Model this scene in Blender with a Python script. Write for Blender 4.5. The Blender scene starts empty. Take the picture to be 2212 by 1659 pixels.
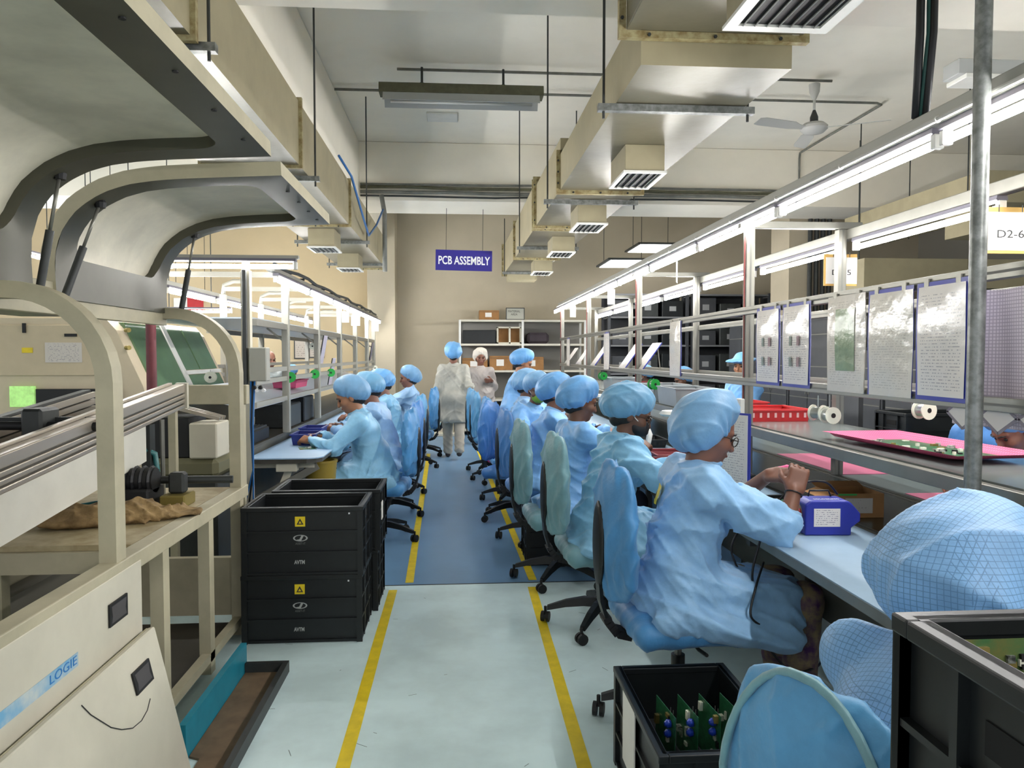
import bpy, math, random
import numpy as np
from mathutils import Vector, Matrix
random.seed(7)
rng = np.random.default_rng(7)
SC = bpy.context.scene
COL = SC.collection
PI = math.pi

# ------------------------------------------------------------------ camera
F_PX, IMG_W, IMG_H, CAM_Z = 1600.0, 2212, 1659, 1.45
PITCH = math.atan((829.5 - 767) / F_PX)
YAW = math.atan((1106 - 990) / F_PX * math.cos(PITCH))
cam = bpy.data.objects.new('camera', bpy.data.cameras.new('camera'))
COL.objects.link(cam)
cam.location = (0, 0, CAM_Z)
cam.rotation_euler = (PI / 2 - PITCH, 0, -YAW)
cam.data.sensor_width = 36.0
cam.data.lens = 36.0 * F_PX / IMG_W
cam.data.clip_start = 0.02
SC.camera = cam
# ------------------------------------------------------------------ world, exposure
wd = bpy.data.worlds.new('world'); SC.world = wd; wd.use_nodes = True
wd.node_tree.nodes['Background'].inputs[0].default_value = (0.95, 0.97, 1.0, 1)
wd.node_tree.nodes['Background'].inputs[1].default_value = 0.36
SC.view_settings.view_transform = 'Standard'
SC.view_settings.look = 'None'
SC.view_settings.gamma = 1.0
SC.view_settings.exposure = 1.45
SC.view_settings.use_curve_mapping = False
TUBE_POWER = 38.0

# ------------------------------------------------------------------ pixel -> place (a direction; the plane it touches gives the distance)
_s, _c, _sp, _cp = math.sin(YAW), math.cos(YAW), math.sin(PITCH), math.cos(PITCH)
_R, _U, _F = (_c, -_s, 0), (_s * _sp, _c * _sp, _cp), (_s * _cp, _c * _cp, -_sp)
def ray(x, y):
    a, b = (x - IMG_W / 2) / F_PX, (IMG_H / 2 - y) / F_PX
    return [_F[i] + a * _R[i] + b * _U[i] for i in range(3)]
def atZ(x, y, z):
    d = ray(x, y); t = (z - CAM_Z) / d[2]; return Vector((d[0] * t, d[1] * t, z))
def atY(x, y, Y):
    d = ray(x, y); t = Y / d[1]; return Vector((d[0] * t, Y, CAM_Z + d[2] * t))
def atX(x, y, X):
    d = ray(x, y); t = X / d[0]; return Vector((X, d[1] * t, CAM_Z + d[2] * t))

# ------------------------------------------------------------------ materials
def lin(c):
    if isinstance(c, str):
        c = [int(c[i:i + 2], 16) / 255 for i in (0, 2, 4)]
    return [(v / 12.92 if v <= 0.04045 else ((v + 0.055) / 1.055) ** 2.4) for v in c]
MATS = {}
def mat(name, col, rough=0.6, metal=0.0, var=0.0, vscale=6.0, bump=0.0, bscale=40.0, col2=None, emit=0.0,
        spec=0.5, alpha=1.0, trans=0.0, grid=None, stretch=None, sheen=0.0):
    if name in MATS: return MATS[name]
    m = bpy.data.materials.new(name); m.use_nodes = True
    nt = m.node_tree; p = nt.nodes['Principled BSDF']; L = nt.links.new
    c = lin(col)
    p.inputs['Base Color'].default_value = (*c, 1)
    p.inputs['Roughness'].default_value = rough
    p.inputs['Metallic'].default_value = metal
    p.inputs['Specular IOR Level'].default_value = spec
    if sheen: p.inputs['Sheen Weight'].default_value = sheen
    if alpha < 1: p.inputs['Alpha'].default_value = alpha
    if trans: p.inputs['Transmission Weight'].default_value = trans
    if emit:
        p.inputs['Emission Color'].default_value = (*c, 1)
        p.inputs['Emission Strength'].default_value = emit
    tc = nt.nodes.new('ShaderNodeTexCoord'); src = tc.outputs['Object']
    if stretch:
        mp = nt.nodes.new('ShaderNodeMapping'); mp.inputs['Scale'].default_value = stretch
        L(src, mp.inputs['Vector']); src = mp.outputs['Vector']
    out = None
    if var or col2:
        n = nt.nodes.new('ShaderNodeTexNoise'); n.inputs['Scale'].default_value = vscale
        n.inputs['Detail'].default_value = 5; n.inputs['Roughness'].default_value = 0.6
        L(src, n.inputs['Vector'])
        r = nt.nodes.new('ShaderNodeValToRGB')
        d = lin(col2) if col2 else [v * (1 - var) for v in c]
        e = c if col2 else [min(1, v * (1 + var * 0.6)) for v in c]
        r.color_ramp.elements[0].position = 0.35; r.color_ramp.elements[1].position = 0.62
        r.color_ramp.elements[0].color = (*d, 1); r.color_ramp.elements[1].color = (*e, 1)
        L(n.outputs['Fac'], r.inputs['Fac']); out = r.outputs['Color']
    if grid:
        g = grid
        sx = nt.nodes.new('ShaderNodeSeparateXYZ'); L(tc.outputs['Object'], sx.inputs[0])
        acc = None
        for ax in g['axes']:
            k = nt.nodes.new('ShaderNodeMath'); k.operation = 'MULTIPLY'; k.inputs[1].default_value = 1 / g['step']
            L(sx.outputs[ax], k.inputs[0])
            f = nt.nodes.new('ShaderNodeMath'); f.operation = 'FRACT'; L(k.outputs[0], f.inputs[0])
            l = nt.nodes.new('ShaderNodeMath'); l.operation = 'LESS_THAN'; l.inputs[1].default_value = g['w']
            L(f.outputs[0], l.inputs[0])
            if g.get('cloth'):
                if 'nrm' not in g:
                    g['nrm'] = nt.nodes.new('ShaderNodeSeparateXYZ'); L(tc.outputs['Normal'], g['nrm'].inputs[0])
                ab = nt.nodes.new('ShaderNodeMath'); ab.operation = 'ABSOLUTE'; L(g['nrm'].outputs[ax], ab.inputs[0])
                lt_ = nt.nodes.new('ShaderNodeMath'); lt_.operation = 'LESS_THAN'; lt_.inputs[1].default_value = 0.72; L(ab.outputs[0], lt_.inputs[0])
                ml_ = nt.nodes.new('ShaderNodeMath'); ml_.operation = 'MULTIPLY'; L(l.outputs[0], ml_.inputs[0]); L(lt_.outputs[0], ml_.inputs[1]); l = ml_
            if acc is None: acc = l.outputs[0]
            else:
                x = nt.nodes.new('ShaderNodeMath'); x.operation = 'MAXIMUM'; L(acc, x.inputs[0]); L(l.outputs[0], x.inputs[1]); acc = x.outputs[0]
        mx = nt.nodes.new('ShaderNodeMix'); mx.data_type = 'RGBA'
        L(acc, mx.inputs['Factor'])
        if out is not None: L(out, mx.inputs['A'])
        else: mx.inputs['A'].default_value = (*c, 1)
        mx.inputs['B'].default_value = (*lin(g['col']), 1)
        out = mx.outputs['Result']
    if out is not None: L(out, p.inputs['Base Color'])
    if bump:
        n2 = nt.nodes.new('ShaderNodeTexNoise'); n2.inputs['Scale'].default_value = bscale; n2.inputs['Detail'].default_value = 4
        L(src, n2.inputs['Vector'])
        b = nt.nodes.new('ShaderNodeBump'); b.inputs['Strength'].default_value = bump; b.inputs['Distance'].default_value = 0.02
        L(n2.outputs['Fac'], b.inputs['Height']); L(b.outputs['Normal'], p.inputs['Normal'])
    MATS[name] = m
    return m

def printed(name, paper, ink, rows=22.0, cols=3.0, axes=(1, 2), dens=0.45, rough=0.45, bump=0.0):
    """paper with rows of broken dark lines, as print too small to read"""
    if name in MATS: return MATS[name]
    m = mat(name, paper, rough, bump=bump, bscale=9)
    nt = m.node_tree; p = nt.nodes['Principled BSDF']; L = nt.links.new
    tc = nt.nodes.new('ShaderNodeTexCoord'); sx = nt.nodes.new('ShaderNodeSeparateXYZ'); L(tc.outputs['Generated'], sx.inputs[0])
    def mth(op, a, b):
        n = nt.nodes.new('ShaderNodeMath'); n.operation = op
        for i, v in enumerate((a, b)):
            if v is None: continue
            if isinstance(v, (int, float)): n.inputs[i].default_value = v
            else: L(v, n.inputs[i])
        return n.outputs[0]
    u, v = sx.outputs[axes[0]], sx.outputs[axes[1]]
    rowf = mth('MULTIPLY', v, rows)
    line = mth('LESS_THAN', mth('FRACT', rowf, None), 0.30)
    cb = nt.nodes.new('ShaderNodeCombineXYZ')
    L(mth('MULTIPLY', u, cols * 6), cb.inputs[0]); L(mth('FLOOR', rowf, None), cb.inputs[1])
    no = nt.nodes.new('ShaderNodeTexNoise'); no.inputs['Scale'].default_value = 1.3; L(cb.outputs[0], no.inputs['Vector'])
    word = mth('LESS_THAN', no.outputs['Fac'], dens)
    mar = mth('MULTIPLY', mth('LESS_THAN', mth('ABSOLUTE', mth('SUBTRACT', u, 0.5), None), 0.42), mth('LESS_THAN', mth('ABSOLUTE', mth('SUBTRACT', v, 0.5), None), 0.44))
    fac = mth('MULTIPLY', mth('MULTIPLY', line, word), mar)
    mx = nt.nodes.new('ShaderNodeMix'); mx.data_type = 'RGBA'
    L(fac, mx.inputs['Factor']); mx.inputs['A'].default_value = (*lin(paper), 1); mx.inputs['B'].default_value = (*lin(ink), 1)
    L(mx.outputs['Result'], p.inputs['Base Color'])
    return m

# ------------------------------------------------------------------ objects
def wm(o):
    m = Matrix.LocRotScale(o.location, o.rotation_euler, o.scale)
    return wm(o.parent) @ m if o.parent else m
def props(o, label=None, cat=None, group=None, kind=None):
    if label: o['label'] = label
    if cat: o['category'] = cat
    if group: o['group'] = group
    if kind: o['kind'] = kind
    return o
def thing(name, label, cat, loc=(0, 0, 0), rz=0.0, group=None):
    o = bpy.data.objects.new(name, None); COL.objects.link(o)
    o.empty_display_size = 0.05
    o.location = loc; o.rotation_euler = (0, 0, rz)
    return props(o, label, cat, group)
def mkobj(name, verts, faces, m, parent=None, smooth=False, world=False):
    if world and parent is not None:
        inv = wm(parent).inverted()
        verts = [inv @ Vector(v) for v in verts]
    me = bpy.data.meshes.new(name)
    if isinstance(verts, np.ndarray):
        me.vertices.add(len(verts)); me.vertices.foreach_set('co', verts.astype(np.float32).ravel())
        q = faces.shape[1]
        me.loops.add(faces.size); me.polygons.add(len(faces))
        me.loops.foreach_set('vertex_index', faces.astype(np.int32).ravel())
        me.polygons.foreach_set('loop_start', np.arange(0, faces.size, q, dtype=np.int32))
        me.polygons.foreach_set('loop_total', np.full(len(faces), q, dtype=np.int32))
        me.update(calc_edges=True)
    else:
        me.from_pydata([tuple(v) for v in verts], [], faces); me.update()
    if smooth: me.polygons.foreach_set('use_smooth', [True] * len(me.polygons))
    if m is not None: me.materials.append(m)
    o = bpy.data.objects.new(name, me); COL.objects.link(o)
    if parent is not None: o.parent = parent
    return o
def dup(root, loc, rz=None, **kw):
    def cp(o, par):
        c = o.copy(); COL.objects.link(c); c.parent = par
        for ch in o.children: cp(ch, c)
        return c
    r = cp(root, None); r.location = loc
    if rz is not None: r.rotation_euler = (0, 0, rz)
    for k, v in kw.items(): r[k] = v
    return r

class B:
    """collects simple shapes, then links them as one mesh object"""
    def __init__(s): s.v = []; s.f = []; s.sm = False
    def add(s, vs, fs):
        n = len(s.v); s.v += [Vector(v) for v in vs]; s.f += [tuple(i + n for i in f) for f in fs]; return s
    def box(s, x0, x1, y0, y1, z0, z1):
        return s.add([(x, y, z) for z in (z0, z1) for y in (y0, y1) for x in (x0, x1)],
                     [(0, 2, 3, 1), (4, 5, 7, 6), (0, 1, 5, 4), (2, 6, 7, 3), (0, 4, 6, 2), (1, 3, 7, 5)])
    def bbox(s, x0, x1, y0, y1, z0, z1, b=0.004):
        """box with chamfered edges"""
        vs = []; 
        X, Y, Z = (x0, x1), (y0, y1), (z0, z1)
        idx = {}
        for i in (0, 1):
            for j in (0, 1):
                for k in (0, 1):
                    dx, dy, dz = (b if i == 0 else -b), (b if j == 0 else -b), (b if k == 0 else -b)
                    idx[i, j, k, 0] = len(vs); vs.append((X[i], Y[j] + dy, Z[k] + dz))
                    idx[i, j, k, 1] = len(vs); vs.append((X[i] + dx, Y[j], Z[k] + dz))
                    idx[i, j, k, 2] = len(vs); vs.append((X[i] + dx, Y[j] + dy, Z[k]))
        q = lambda *a: idx[a]
        fs = []
        def face(c):
            # orient outward
            cen = Vector(((x0 + x1) / 2, (y0 + y1) / 2, (z0 + z1) / 2))
            p = [Vector(vs[t]) for t in c]
            nrm = (p[1] - p[0]).cross(p[2] - p[1])
            fc = sum(p, Vector()) / len(p)
            fs.append(tuple(c) if nrm.dot(fc - cen) > 0 else tuple(reversed(c)))
        for a in (0, 1):
            face([q(a, 0, 0, 0), q(a, 1, 0, 0), q(a, 1, 1, 0), q(a, 0, 1, 0)])
            face([q(0, a, 0, 1), q(1, a, 0, 1), q(1, a, 1, 1), q(0, a, 1, 1)])
            face([q(0, 0, a, 2), q(1, 0, a, 2), q(1, 1, a, 2), q(0, 1, a, 2)])
        for i in (0, 1):
            for j in (0, 1):
                face([q(i, j, 0, 0), q(i, j, 0, 1), q(i, j, 1, 1), q(i, j, 1, 0)])
                face([q(i, 0, j, 0), q(i, 0, j, 2), q(i, 1, j, 2), q(i, 1, j, 0)])
                face([q(0, i, j, 1), q(0, i, j, 2), q(1, i, j, 2), q(1, i, j, 1)])
                for k in (0, 1): face([q(i, j, k, 0), q(i, j, k, 1), q(i, j, k, 2)])
        return s.add(vs, fs)
    def frame(s, p, q, up=(0, 0, 1)):
        p, q = Vector(p), Vector(q); d = (q - p).normalized()
        u = Vector(up)
        if abs(d.dot(u)) > 0.98: u = Vector((0, 1, 0))
        a = d.cross(u).normalized(); b = a.cross(d).normalized()
        return p, q, a, b
    def bar(s, p, q, w, h, up=(0, 0, 1)):
        p, q, a, b = s.frame(p, q, up)
        vs = [e + a * (sx * w / 2) + b * (sz * h / 2) for e in (p, q) for sx, sz in ((-1, -1), (1, -1), (1, 1), (-1, 1))]
        return s.add(vs, [(3, 2, 1, 0), (4, 5, 6, 7), (0, 1, 5, 4), (1, 2, 6, 5), (2, 3, 7, 6), (3, 0, 4, 7)])
    def cyl(s, p, q, r, n=12, r2=None, caps=True):
        p, q, a, b = s.frame(p, q); r2 = r if r2 is None else r2
        vs = [p + (a * math.cos(t) + b * math.sin(t)) * r for t in [2 * PI * i / n for i in range(n)]]
        vs += [q + (a * math.cos(t) + b * math.sin(t)) * r2 for t in [2 * PI * i / n for i in range(n)]]
        fs = [(i, (i + 1) % n, n + (i + 1) % n, n + i) for i in range(n)]
        if caps: fs += [tuple(range(n - 1, -1, -1)), tuple(range(n, 2 * n))]
        return s.add(vs, fs)
    def tube(s, pts, r, n=8):
        pts = [Vector(p) for p in pts]; rs = r if isinstance(r, (list, tuple)) else [r] * len(pts)
        vs, fs = [], []; a = None
        for i, p in enumerate(pts):
            d = (pts[min(i + 1, len(pts) - 1)] - pts[max(i - 1, 0)]).normalized()
            if a is None:
                u = Vector((0, 0, 1)) if abs(d.z) < 0.9 else Vector((0, 1, 0)); a = d.cross(u).normalized()
            a = (a - d * a.dot(d)).normalized(); b = d.cross(a)
            vs += [p + (a * math.cos(2 * PI * k / n) + b * math.sin(2 * PI * k / n)) * rs[i] for k in range(n)]
        for i in range(len(pts) - 1):
            fs += [(i * n + k, i * n + (k + 1) % n, (i + 1) * n + (k + 1) % n, (i + 1) * n + k) for k in range(n)]
        m = len(pts) - 1
        fs += [tuple(range(n - 1, -1, -1)), tuple(m * n + k for k in range(n))]
        return s.add(vs, fs)
    def strip(s, pts, w, t, side=(0, 1, 0)):
        """flat bent bar: section w (along side) x t, following pts"""
        pts = [Vector(p) for p in pts]; sd = Vector(side).normalized(); vs, fs = [], []
        for i, p in enumerate(pts):
            d = (pts[min(i + 1, len(pts) - 1)] - pts[max(i - 1, 0)]).normalized(); nn = d.cross(sd).normalized()
            vs += [p + sd * (a * w / 2) + nn * (b * t / 2) for a, b in ((-1, -1), (1, -1), (1, 1), (-1, 1))]
        for i in range(len(pts) - 1):
            fs += [(i * 4 + k, i * 4 + (k + 1) % 4, i * 4 + 4 + (k + 1) % 4, i * 4 + 4 + k) for k in range(4)]
        m = 4 * (len(pts) - 1)
        return s.add(vs, fs + [(3, 2, 1, 0), (m, m + 1, m + 2, m + 3)])
    def prism(s, prof, axis, a, b):
        """prof: 2-D points; axis 'x','y','z' extruded from a to b"""
        def P(u, v, w): return {'x': (w, u, v), 'y': (u, w, v), 'z': (u, v, w)}[axis]
        n = len(prof); vs = [P(u, v, a) for u, v in prof] + [P(u, v, b) for u, v in prof]
        area = sum(prof[i][0] * prof[(i + 1) % n][1] - prof[(i + 1) % n][0] * prof[i][1] for i in range(n))
        fs = [(i, (i + 1) % n, n + (i + 1) % n, n + i) for i in range(n)] + [tuple(range(n - 1, -1, -1)), tuple(range(n, 2 * n))]
        flip = (area < 0) != (axis == 'y') != (b < a)
        if flip: fs = [tuple(reversed(f)) for f in fs]
        return s.add(vs, fs)
    def lathe(s, prof, c=(0, 0, 0), n=20, axis='z'):
        vs, fs = [], []
        for r, h in prof:
            for k in range(n):
                t = 2 * PI * k / n; u, v = r * math.cos(t), r * math.sin(t)
                vs.append(Vector(c) + Vector({'z': (u, v, h), 'x': (h, u, v), 'y': (v, h, u)}[axis]))
        for i in range(len(prof) - 1):
            fs += [(i * n + k, i * n + (k + 1) % n, (i + 1) * n + (k + 1) % n, (i + 1) * n + k) for k in range(n)]
        m = len(prof) - 1
        fs += [tuple(range(n - 1, -1, -1)), tuple(m * n + k for k in range(n))]
        return s.add(vs, fs)
    def xf(s, M, start=0):
        for i in range(start, len(s.v)): s.v[i] = M @ s.v[i]
        return s
    def build(s, name, m, parent=None, smooth=False, world=False, bevel=0.0, **kw):
        o = mkobj(name, s.v, s.f, m, parent, smooth, world)
        if bevel:
            md = o.modifiers.new('bevel', 'BEVEL'); md.width = bevel; md.segments = 2; md.limit_method = 'ANGLE'
        if smooth == 'auto': 
            o.data.polygons.foreach_set('use_smooth', [True] * len(o.data.polygons)); o.data.set_sharp_from_angle(angle=0.7)
        return props(o, **kw)
def one(name, b, m, label, cat, group=None, **kw):
    """a thing that is a single mesh; its origin goes to its base"""
    c = Vector((sum(v.x for v in b.v) / len(b.v), sum(v.y for v in b.v) / len(b.v), min(v.z for v in b.v)))
    b.v = [v - c for v in b.v]
    o = b.build(name, m, **kw); o.location = c
    return props(o, label, cat, group)
def lettering(name, text, size, m, parent, loc, rot, width=None, bold=0.0, spacing=1.0):
    cu = bpy.data.curves.new(name, 'FONT'); cu.body = text; cu.size = size; cu.align_x = 'CENTER'; cu.align_y = 'CENTER'
    cu.extrude = 0.0004; cu.offset = bold; cu.space_character = spacing; cu.resolution_u = 3
    t = bpy.data.objects.new(name, cu); COL.objects.link(t)
    bpy.context.view_layer.update()
    me = bpy.data.meshes.new_from_object(t.evaluated_get(bpy.context.evaluated_depsgraph_get()))
    bpy.data.objects.remove(t)
    me.materials.clear(); me.materials.append(m)
    o = bpy.data.objects.new(name, me); COL.objects.link(o); o.parent = parent
    if width:
        w = max(v.co.x for v in me.vertices) - min(v.co.x for v in me.vertices)
        for v in me.vertices: v.co.x *= width / w
    o.location = loc; o.rotation_euler = rot
    return o
FACE_CAM = (PI / 2, 0, 0)          # lettering read from -Y
FACE_NEGX = (PI / 2, 0, -PI / 2)   # lettering read from -X

# ------------------------------------------------------------------ soft shapes: distance field -> surface net
class SDF:
    def __init__(s, lo, hi, h):
        s.h = h; s.lo = np.array(lo, float); n = np.ceil((np.array(hi) - s.lo) / h).astype(int) + 1
        s.ax = [s.lo[i] + h * np.arange(n[i]) for i in range(3)]
        s.f = np.full(n, 0.3, np.float32)
    def sub(s, lo, hi):
        i0 = np.clip(np.floor((np.array(lo) - s.lo) / s.h).astype(int), 0, None)
        i1 = np.minimum(np.ceil((np.array(hi) - s.lo) / s.h).astype(int) + 1, s.f.shape)
        if np.any(i1 <= i0): return None, None
        sl = tuple(slice(a, b) for a, b in zip(i0, i1))
        g = np.meshgrid(*[s.ax[i][sl[i]] for i in range(3)], indexing='ij', sparse=True)
        return sl, g
    def _mix(s, sl, d, k, op):
        a = s.f[sl]; d = d.astype(np.float32)
        if op == 'cut':
            d = -d
            hh = np.clip(0.5 - 0.5 * (a - d) / k, 0, 1); s.f[sl] = a * (1 - hh) + d * hh + k * hh * (1 - hh)
        else:
            hh = np.clip(0.5 + 0.5 * (a - d) / k, 0, 1); s.f[sl] = a * (1 - hh) + d * hh - k * hh * (1 - hh)
    def cap(s, a, b, ra, rb=None, k=0.02, op='add'):
        rb = ra if rb is None else rb
        a, b = np.array(a, float), np.array(b, float); m = max(ra, rb) + k + 2 * s.h
        sl, g = s.sub(np.minimum(a, b) - m, np.maximum(a, b) + m)
        if sl is None: return s
        ba = b - a; L2 = max(ba @ ba, 1e-9)
        t = np.clip(((g[0] - a[0]) * ba[0] + (g[1] - a[1]) * ba[1] + (g[2] - a[2]) * ba[2]) / L2, 0, 1)
        d = np.sqrt((g[0] - a[0] - t * ba[0]) ** 2 + (g[1] - a[1] - t * ba[1]) ** 2 + (g[2] - a[2] - t * ba[2]) ** 2) - (ra + (rb - ra) * t)
        s._mix(sl, d, k, op); return s
    def ell(s, c, r, M=None, k=0.02, op='add'):
        c, r = np.array(c, float), np.array(r, float); m = max(r) + k + 2 * s.h
        sl, g = s.sub(c - m, c + m)
        if sl is None: return s
        p = [g[0] - c[0], g[1] - c[1], g[2] - c[2]]
        if M is not None: p = [p[0] * M[0][i] + p[1] * M[1][i] + p[2] * M[2][i] for i in range(3)]
        q0 = np.sqrt((p[0] / r[0]) ** 2 + (p[1] / r[1]) ** 2 + (p[2] / r[2]) ** 2)
        q1 = np.sqrt((p[0] / r[0] ** 2) ** 2 + (p[1] / r[1] ** 2) ** 2 + (p[2] / r[2] ** 2) ** 2)
        s._mix(sl, q0 * (q0 - 1) / np.maximum(q1, 1e-6), k, op); return s
    def rbox(s, c, hs, rad, M=None, k=0.01, op='add'):
        c, hs = np.array(c, float), np.array(hs, float); m = np.linalg.norm(hs) + k + 2 * s.h
        sl, g = s.sub(c - m, c + m)
        if sl is None: return s
        p = [g[0] - c[0] + 0 * g[1] + 0 * g[2], g[1] - c[1] + 0 * g[0] + 0 * g[2], g[2] - c[2] + 0 * g[0] + 0 * g[1]]
        if M is not None: p = [p[0] * M[0][i] + p[1] * M[1][i] + p[2] * M[2][i] for i in range(3)]
        q = [np.abs(p[i]) - (hs[i] - rad) for i in range(3)]
        d = np.sqrt(sum(np.maximum(v, 0) ** 2 for v in q)) + np.minimum(np.maximum(np.maximum(q[0], q[1]), q[2]), 0) - rad
        s._mix(sl, d, k, op); return s
    def warp(s, fn, band=0.05):
        """adds fn(x,y,z) (metres) to the field near the surface: folds"""
        idx = np.nonzero(np.abs(s.f) < band)
        p = [s.ax[i][idx[i]] for i in range(3)]
        s.f[idx] += fn(*p).astype(np.float32); return s
    def mesh(s):
        f = s.f; neg = f < 0; n = np.array(f.shape)
        act = np.zeros(n - 1, bool); c8 = [(i, j, k) for i in (0, 1) for j in (0, 1) for k in (0, 1)]
        cnt = np.zeros(n - 1, np.int8)
        for i, j, k in c8: cnt += neg[i:n[0] - 1 + i, j:n[1] - 1 + j, k:n[2] - 1 + k]
        act = (cnt > 0) & (cnt < 8)
        ii = np.nonzero(act); m = len(ii[0])
        vid = np.full(n - 1, -1, np.int32); vid[act] = np.arange(m)
        val = {c: f[ii[0] + c[0], ii[1] + c[1], ii[2] + c[2]] for c in c8}
        acc = np.zeros((m, 3)); num = np.zeros(m)
        for a in c8:
            for ax in range(3):
                if a[ax] == 0:
                    b = list(a); b[ax] = 1; b = tuple(b)
                    va, vb = val[a], val[b]; cr = (va < 0) != (vb < 0)
                    t = np.where(cr, va / np.where(cr, va - vb, 1), 0)
                    p = np.tile(np.array(a, float), (m, 1)); p[:, ax] += t
                    acc += p * cr[:, None]; num += cr
        V = (acc / num[:, None] + np.stack(ii, 1)) * s.h + s.lo
        quads = []
        for ax in range(3):
            sl0 = [slice(None)] * 3; sl1 = [slice(None)] * 3
            sl0[ax] = slice(0, -1); sl1[ax] = slice(1, None)
            ch = neg[tuple(sl0)] != neg[tuple(sl1)]
            o1, o2 = [(1, 2), (2, 0), (0, 1)][ax]
            e = np.stack(np.nonzero(ch), 1)
            e = e[(e[:, o1] > 0) & (e[:, o2] > 0) & (e[:, o1] < n[o1] - 1) & (e[:, o2] < n[o2] - 1)]
            d1 = np.zeros(3, int); d1[o1] = 1; d2 = np.zeros(3, int); d2[o2] = 1
            get = lambda q: vid[q[:, 0], q[:, 1], q[:, 2]]
            Q = np.stack([get(e - d1 - d2), get(e - d2), get(e), get(e - d1)], 1)
            inside = neg[e[:, 0], e[:, 1], e[:, 2]]
            Q[~inside] = Q[~inside][:, ::-1]
            quads.append(Q)
        Q = np.concatenate(quads); return V, Q[(Q >= 0).all(1)]
    def build(s, name, m, parent=None, **kw):
        V, Q = s.mesh()
        o = mkobj(name, V, Q, m, parent, True)
        return props(o, **kw)

def fold(seed, amp=0.006, freq=28.0, d=(0, 0, 1)):
    """soft cloth folds: warped ridges across direction d"""
    r = np.random.default_rng(seed)
    ws = []
    d = np.array(d, float); d /= np.linalg.norm(d)
    for i in range(4):
        v = d + r.normal(0, 0.45, 3); v /= np.linalg.norm(v)
        w = r.normal(0, 1, 3); w /= np.linalg.norm(w)
        ws.append((v * freq * r.uniform(0.6, 1.6), w * freq * r.uniform(0.3, 0.7), r.uniform(0, 6), r.uniform(0, 6)))
    def fn(x, y, z):
        o = 0
        for v, w, a, b in ws:
            q = np.sin(v[0] * x + v[1] * y + v[2] * z + a + 1.8 * np.sin(w[0] * x + w[1] * y + w[2] * z + b))
            g = np.clip(0.35 + 0.9 * np.sin(0.55 * (w[2] * x + w[0] * y + w[1] * z) + a * 2), 0, 1)
            o = o + (1 - np.abs(q)) ** 2 * g
        return -amp * (o - 0.5)
    return fn
# ================================================================== materials in use
M_floor = mat('vinyl_blue', '6f95b8', 0.32, var=0.10, vscale=1.2, spec=0.5, bump=0.02, bscale=5)
M_floor2 = mat('vinyl_pale', 'd4eaec', 0.35, var=0.13, vscale=2.2, spec=0.5, bump=0.02, bscale=5)
M_tape = mat('yellow_tape', 'e3c81c', 0.5, var=0.12, vscale=14)
M_wall = mat('wall_paint', 'b8ae98', 0.85, var=0.05, vscale=1.5)
M_peach = mat('peach_paint', 'cbb894', 0.85, var=0.04, vscale=1.5)  # warm light on the left wall put into its colour
M_ceil = mat('ceiling_paint', 'f3eee0', 0.9, var=0.05, vscale=1.0)
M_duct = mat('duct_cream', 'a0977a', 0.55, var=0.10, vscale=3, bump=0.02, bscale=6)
M_ductb = mat('duct_sheen', '6d6856', 0.3, metal=0.15, var=0.08, vscale=5, bump=0.12, bscale=5)  # weak light on duct undersides put into a darker duct colour
M_flange = mat('flange_rust', 'a89e76', 0.6, col2='7d6a40', vscale=22)
M_white = mat('white_enamel', 'dcdcd6', 0.45, var=0.05, vscale=8)
M_dark = mat('dark_steel', '3a3d3c', 0.5, metal=0.3, var=0.15, vscale=9)
M_blk = mat('black_plastic', '14181a', 0.42, var=0.25, vscale=7, spec=0.45)
M_rubber = mat('black_rubber', '101113', 0.6)
M_alu = mat('aluminium', '83827a', 0.36, metal=0.55, var=0.06, vscale=10)
M_steel = mat('galvanised', '8f9290', 0.42, metal=0.7, col2='6b6e6b', vscale=30)
M_olive = mat('dusty_olive', '5d5c48', 0.75, var=0.2, vscale=12)
M_cond = mat('conduit_grey', '74756f', 0.6, var=0.2, vscale=9)
M_conw = mat('conduit_pale', 'bdbbb4', 0.6)
M_glow = mat('tube_glow', 'fffdfa', 0.5, emit=TUBE_POWER)
M_glass_tube = mat('dead_tube', 'd9dad6', 0.25)
M_blue_sign = mat('sign_blue', '2a2386', 0.4)
M_ink_w = mat('white_letters', 'eef0f2', 0.5)
M_ink_k = mat('dark_letters', '2b2b2b', 0.6)
M_card = mat('cardboard', '9a7043', 0.8, var=0.15, vscale=10)
M_paper = mat('white_paper', 'e4e2dc', 0.6, var=0.03)
M_red = mat('red_plastic', 'b8282c', 0.45, var=0.1)
M_cable = mat('cable_black', '15161a', 0.45)
M_cblue = mat('cable_blue', '2c6db0', 0.45)

# ================================================================== the room
def struct(name, b, m): return b.build(name, m, kind='structure')
struct('floor', B().box(-9, 9, -3, 14.3, -0.12, 0), M_floor)
struct('floor_near', B().box(-9, 9, -3, 4.64, 0.0005, 0.0035), M_floor2)
struct('trim_1', B().box(-1.1, 1.5, 4.635, 4.65, 0.0, 0.0045), M_dark)
struct('wall_back', B().box(-1.6, 9, 14.0, 14.3, 0, 4.27), M_wall)
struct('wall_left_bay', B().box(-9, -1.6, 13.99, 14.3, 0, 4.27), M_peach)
struct('wall_right', B().box(9, 9.2, -3, 14.3, 0, 4.27), mat('wall_dim', '8f8b82', 0.85))  # dimness of the lights-off side put into a darker wall colour
struct('ceiling', B().box(-9.2, 9.2, -3, 14.3, 4.27, 4.4), M_ceil)
struct('pillar', B().box(-1.62, -1.13, 13.45, 14.0, 0, 4.26), M_wall)
struct('trim_2', B().box(-9, 9, 4.0, 4.53, 3.5, 4.265), M_ceil)        # cross beams and the long beam
struct('trim_3', B().box(-9, 9, 10.0, 10.9, 3.5, 4.265), M_ceil)
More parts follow.
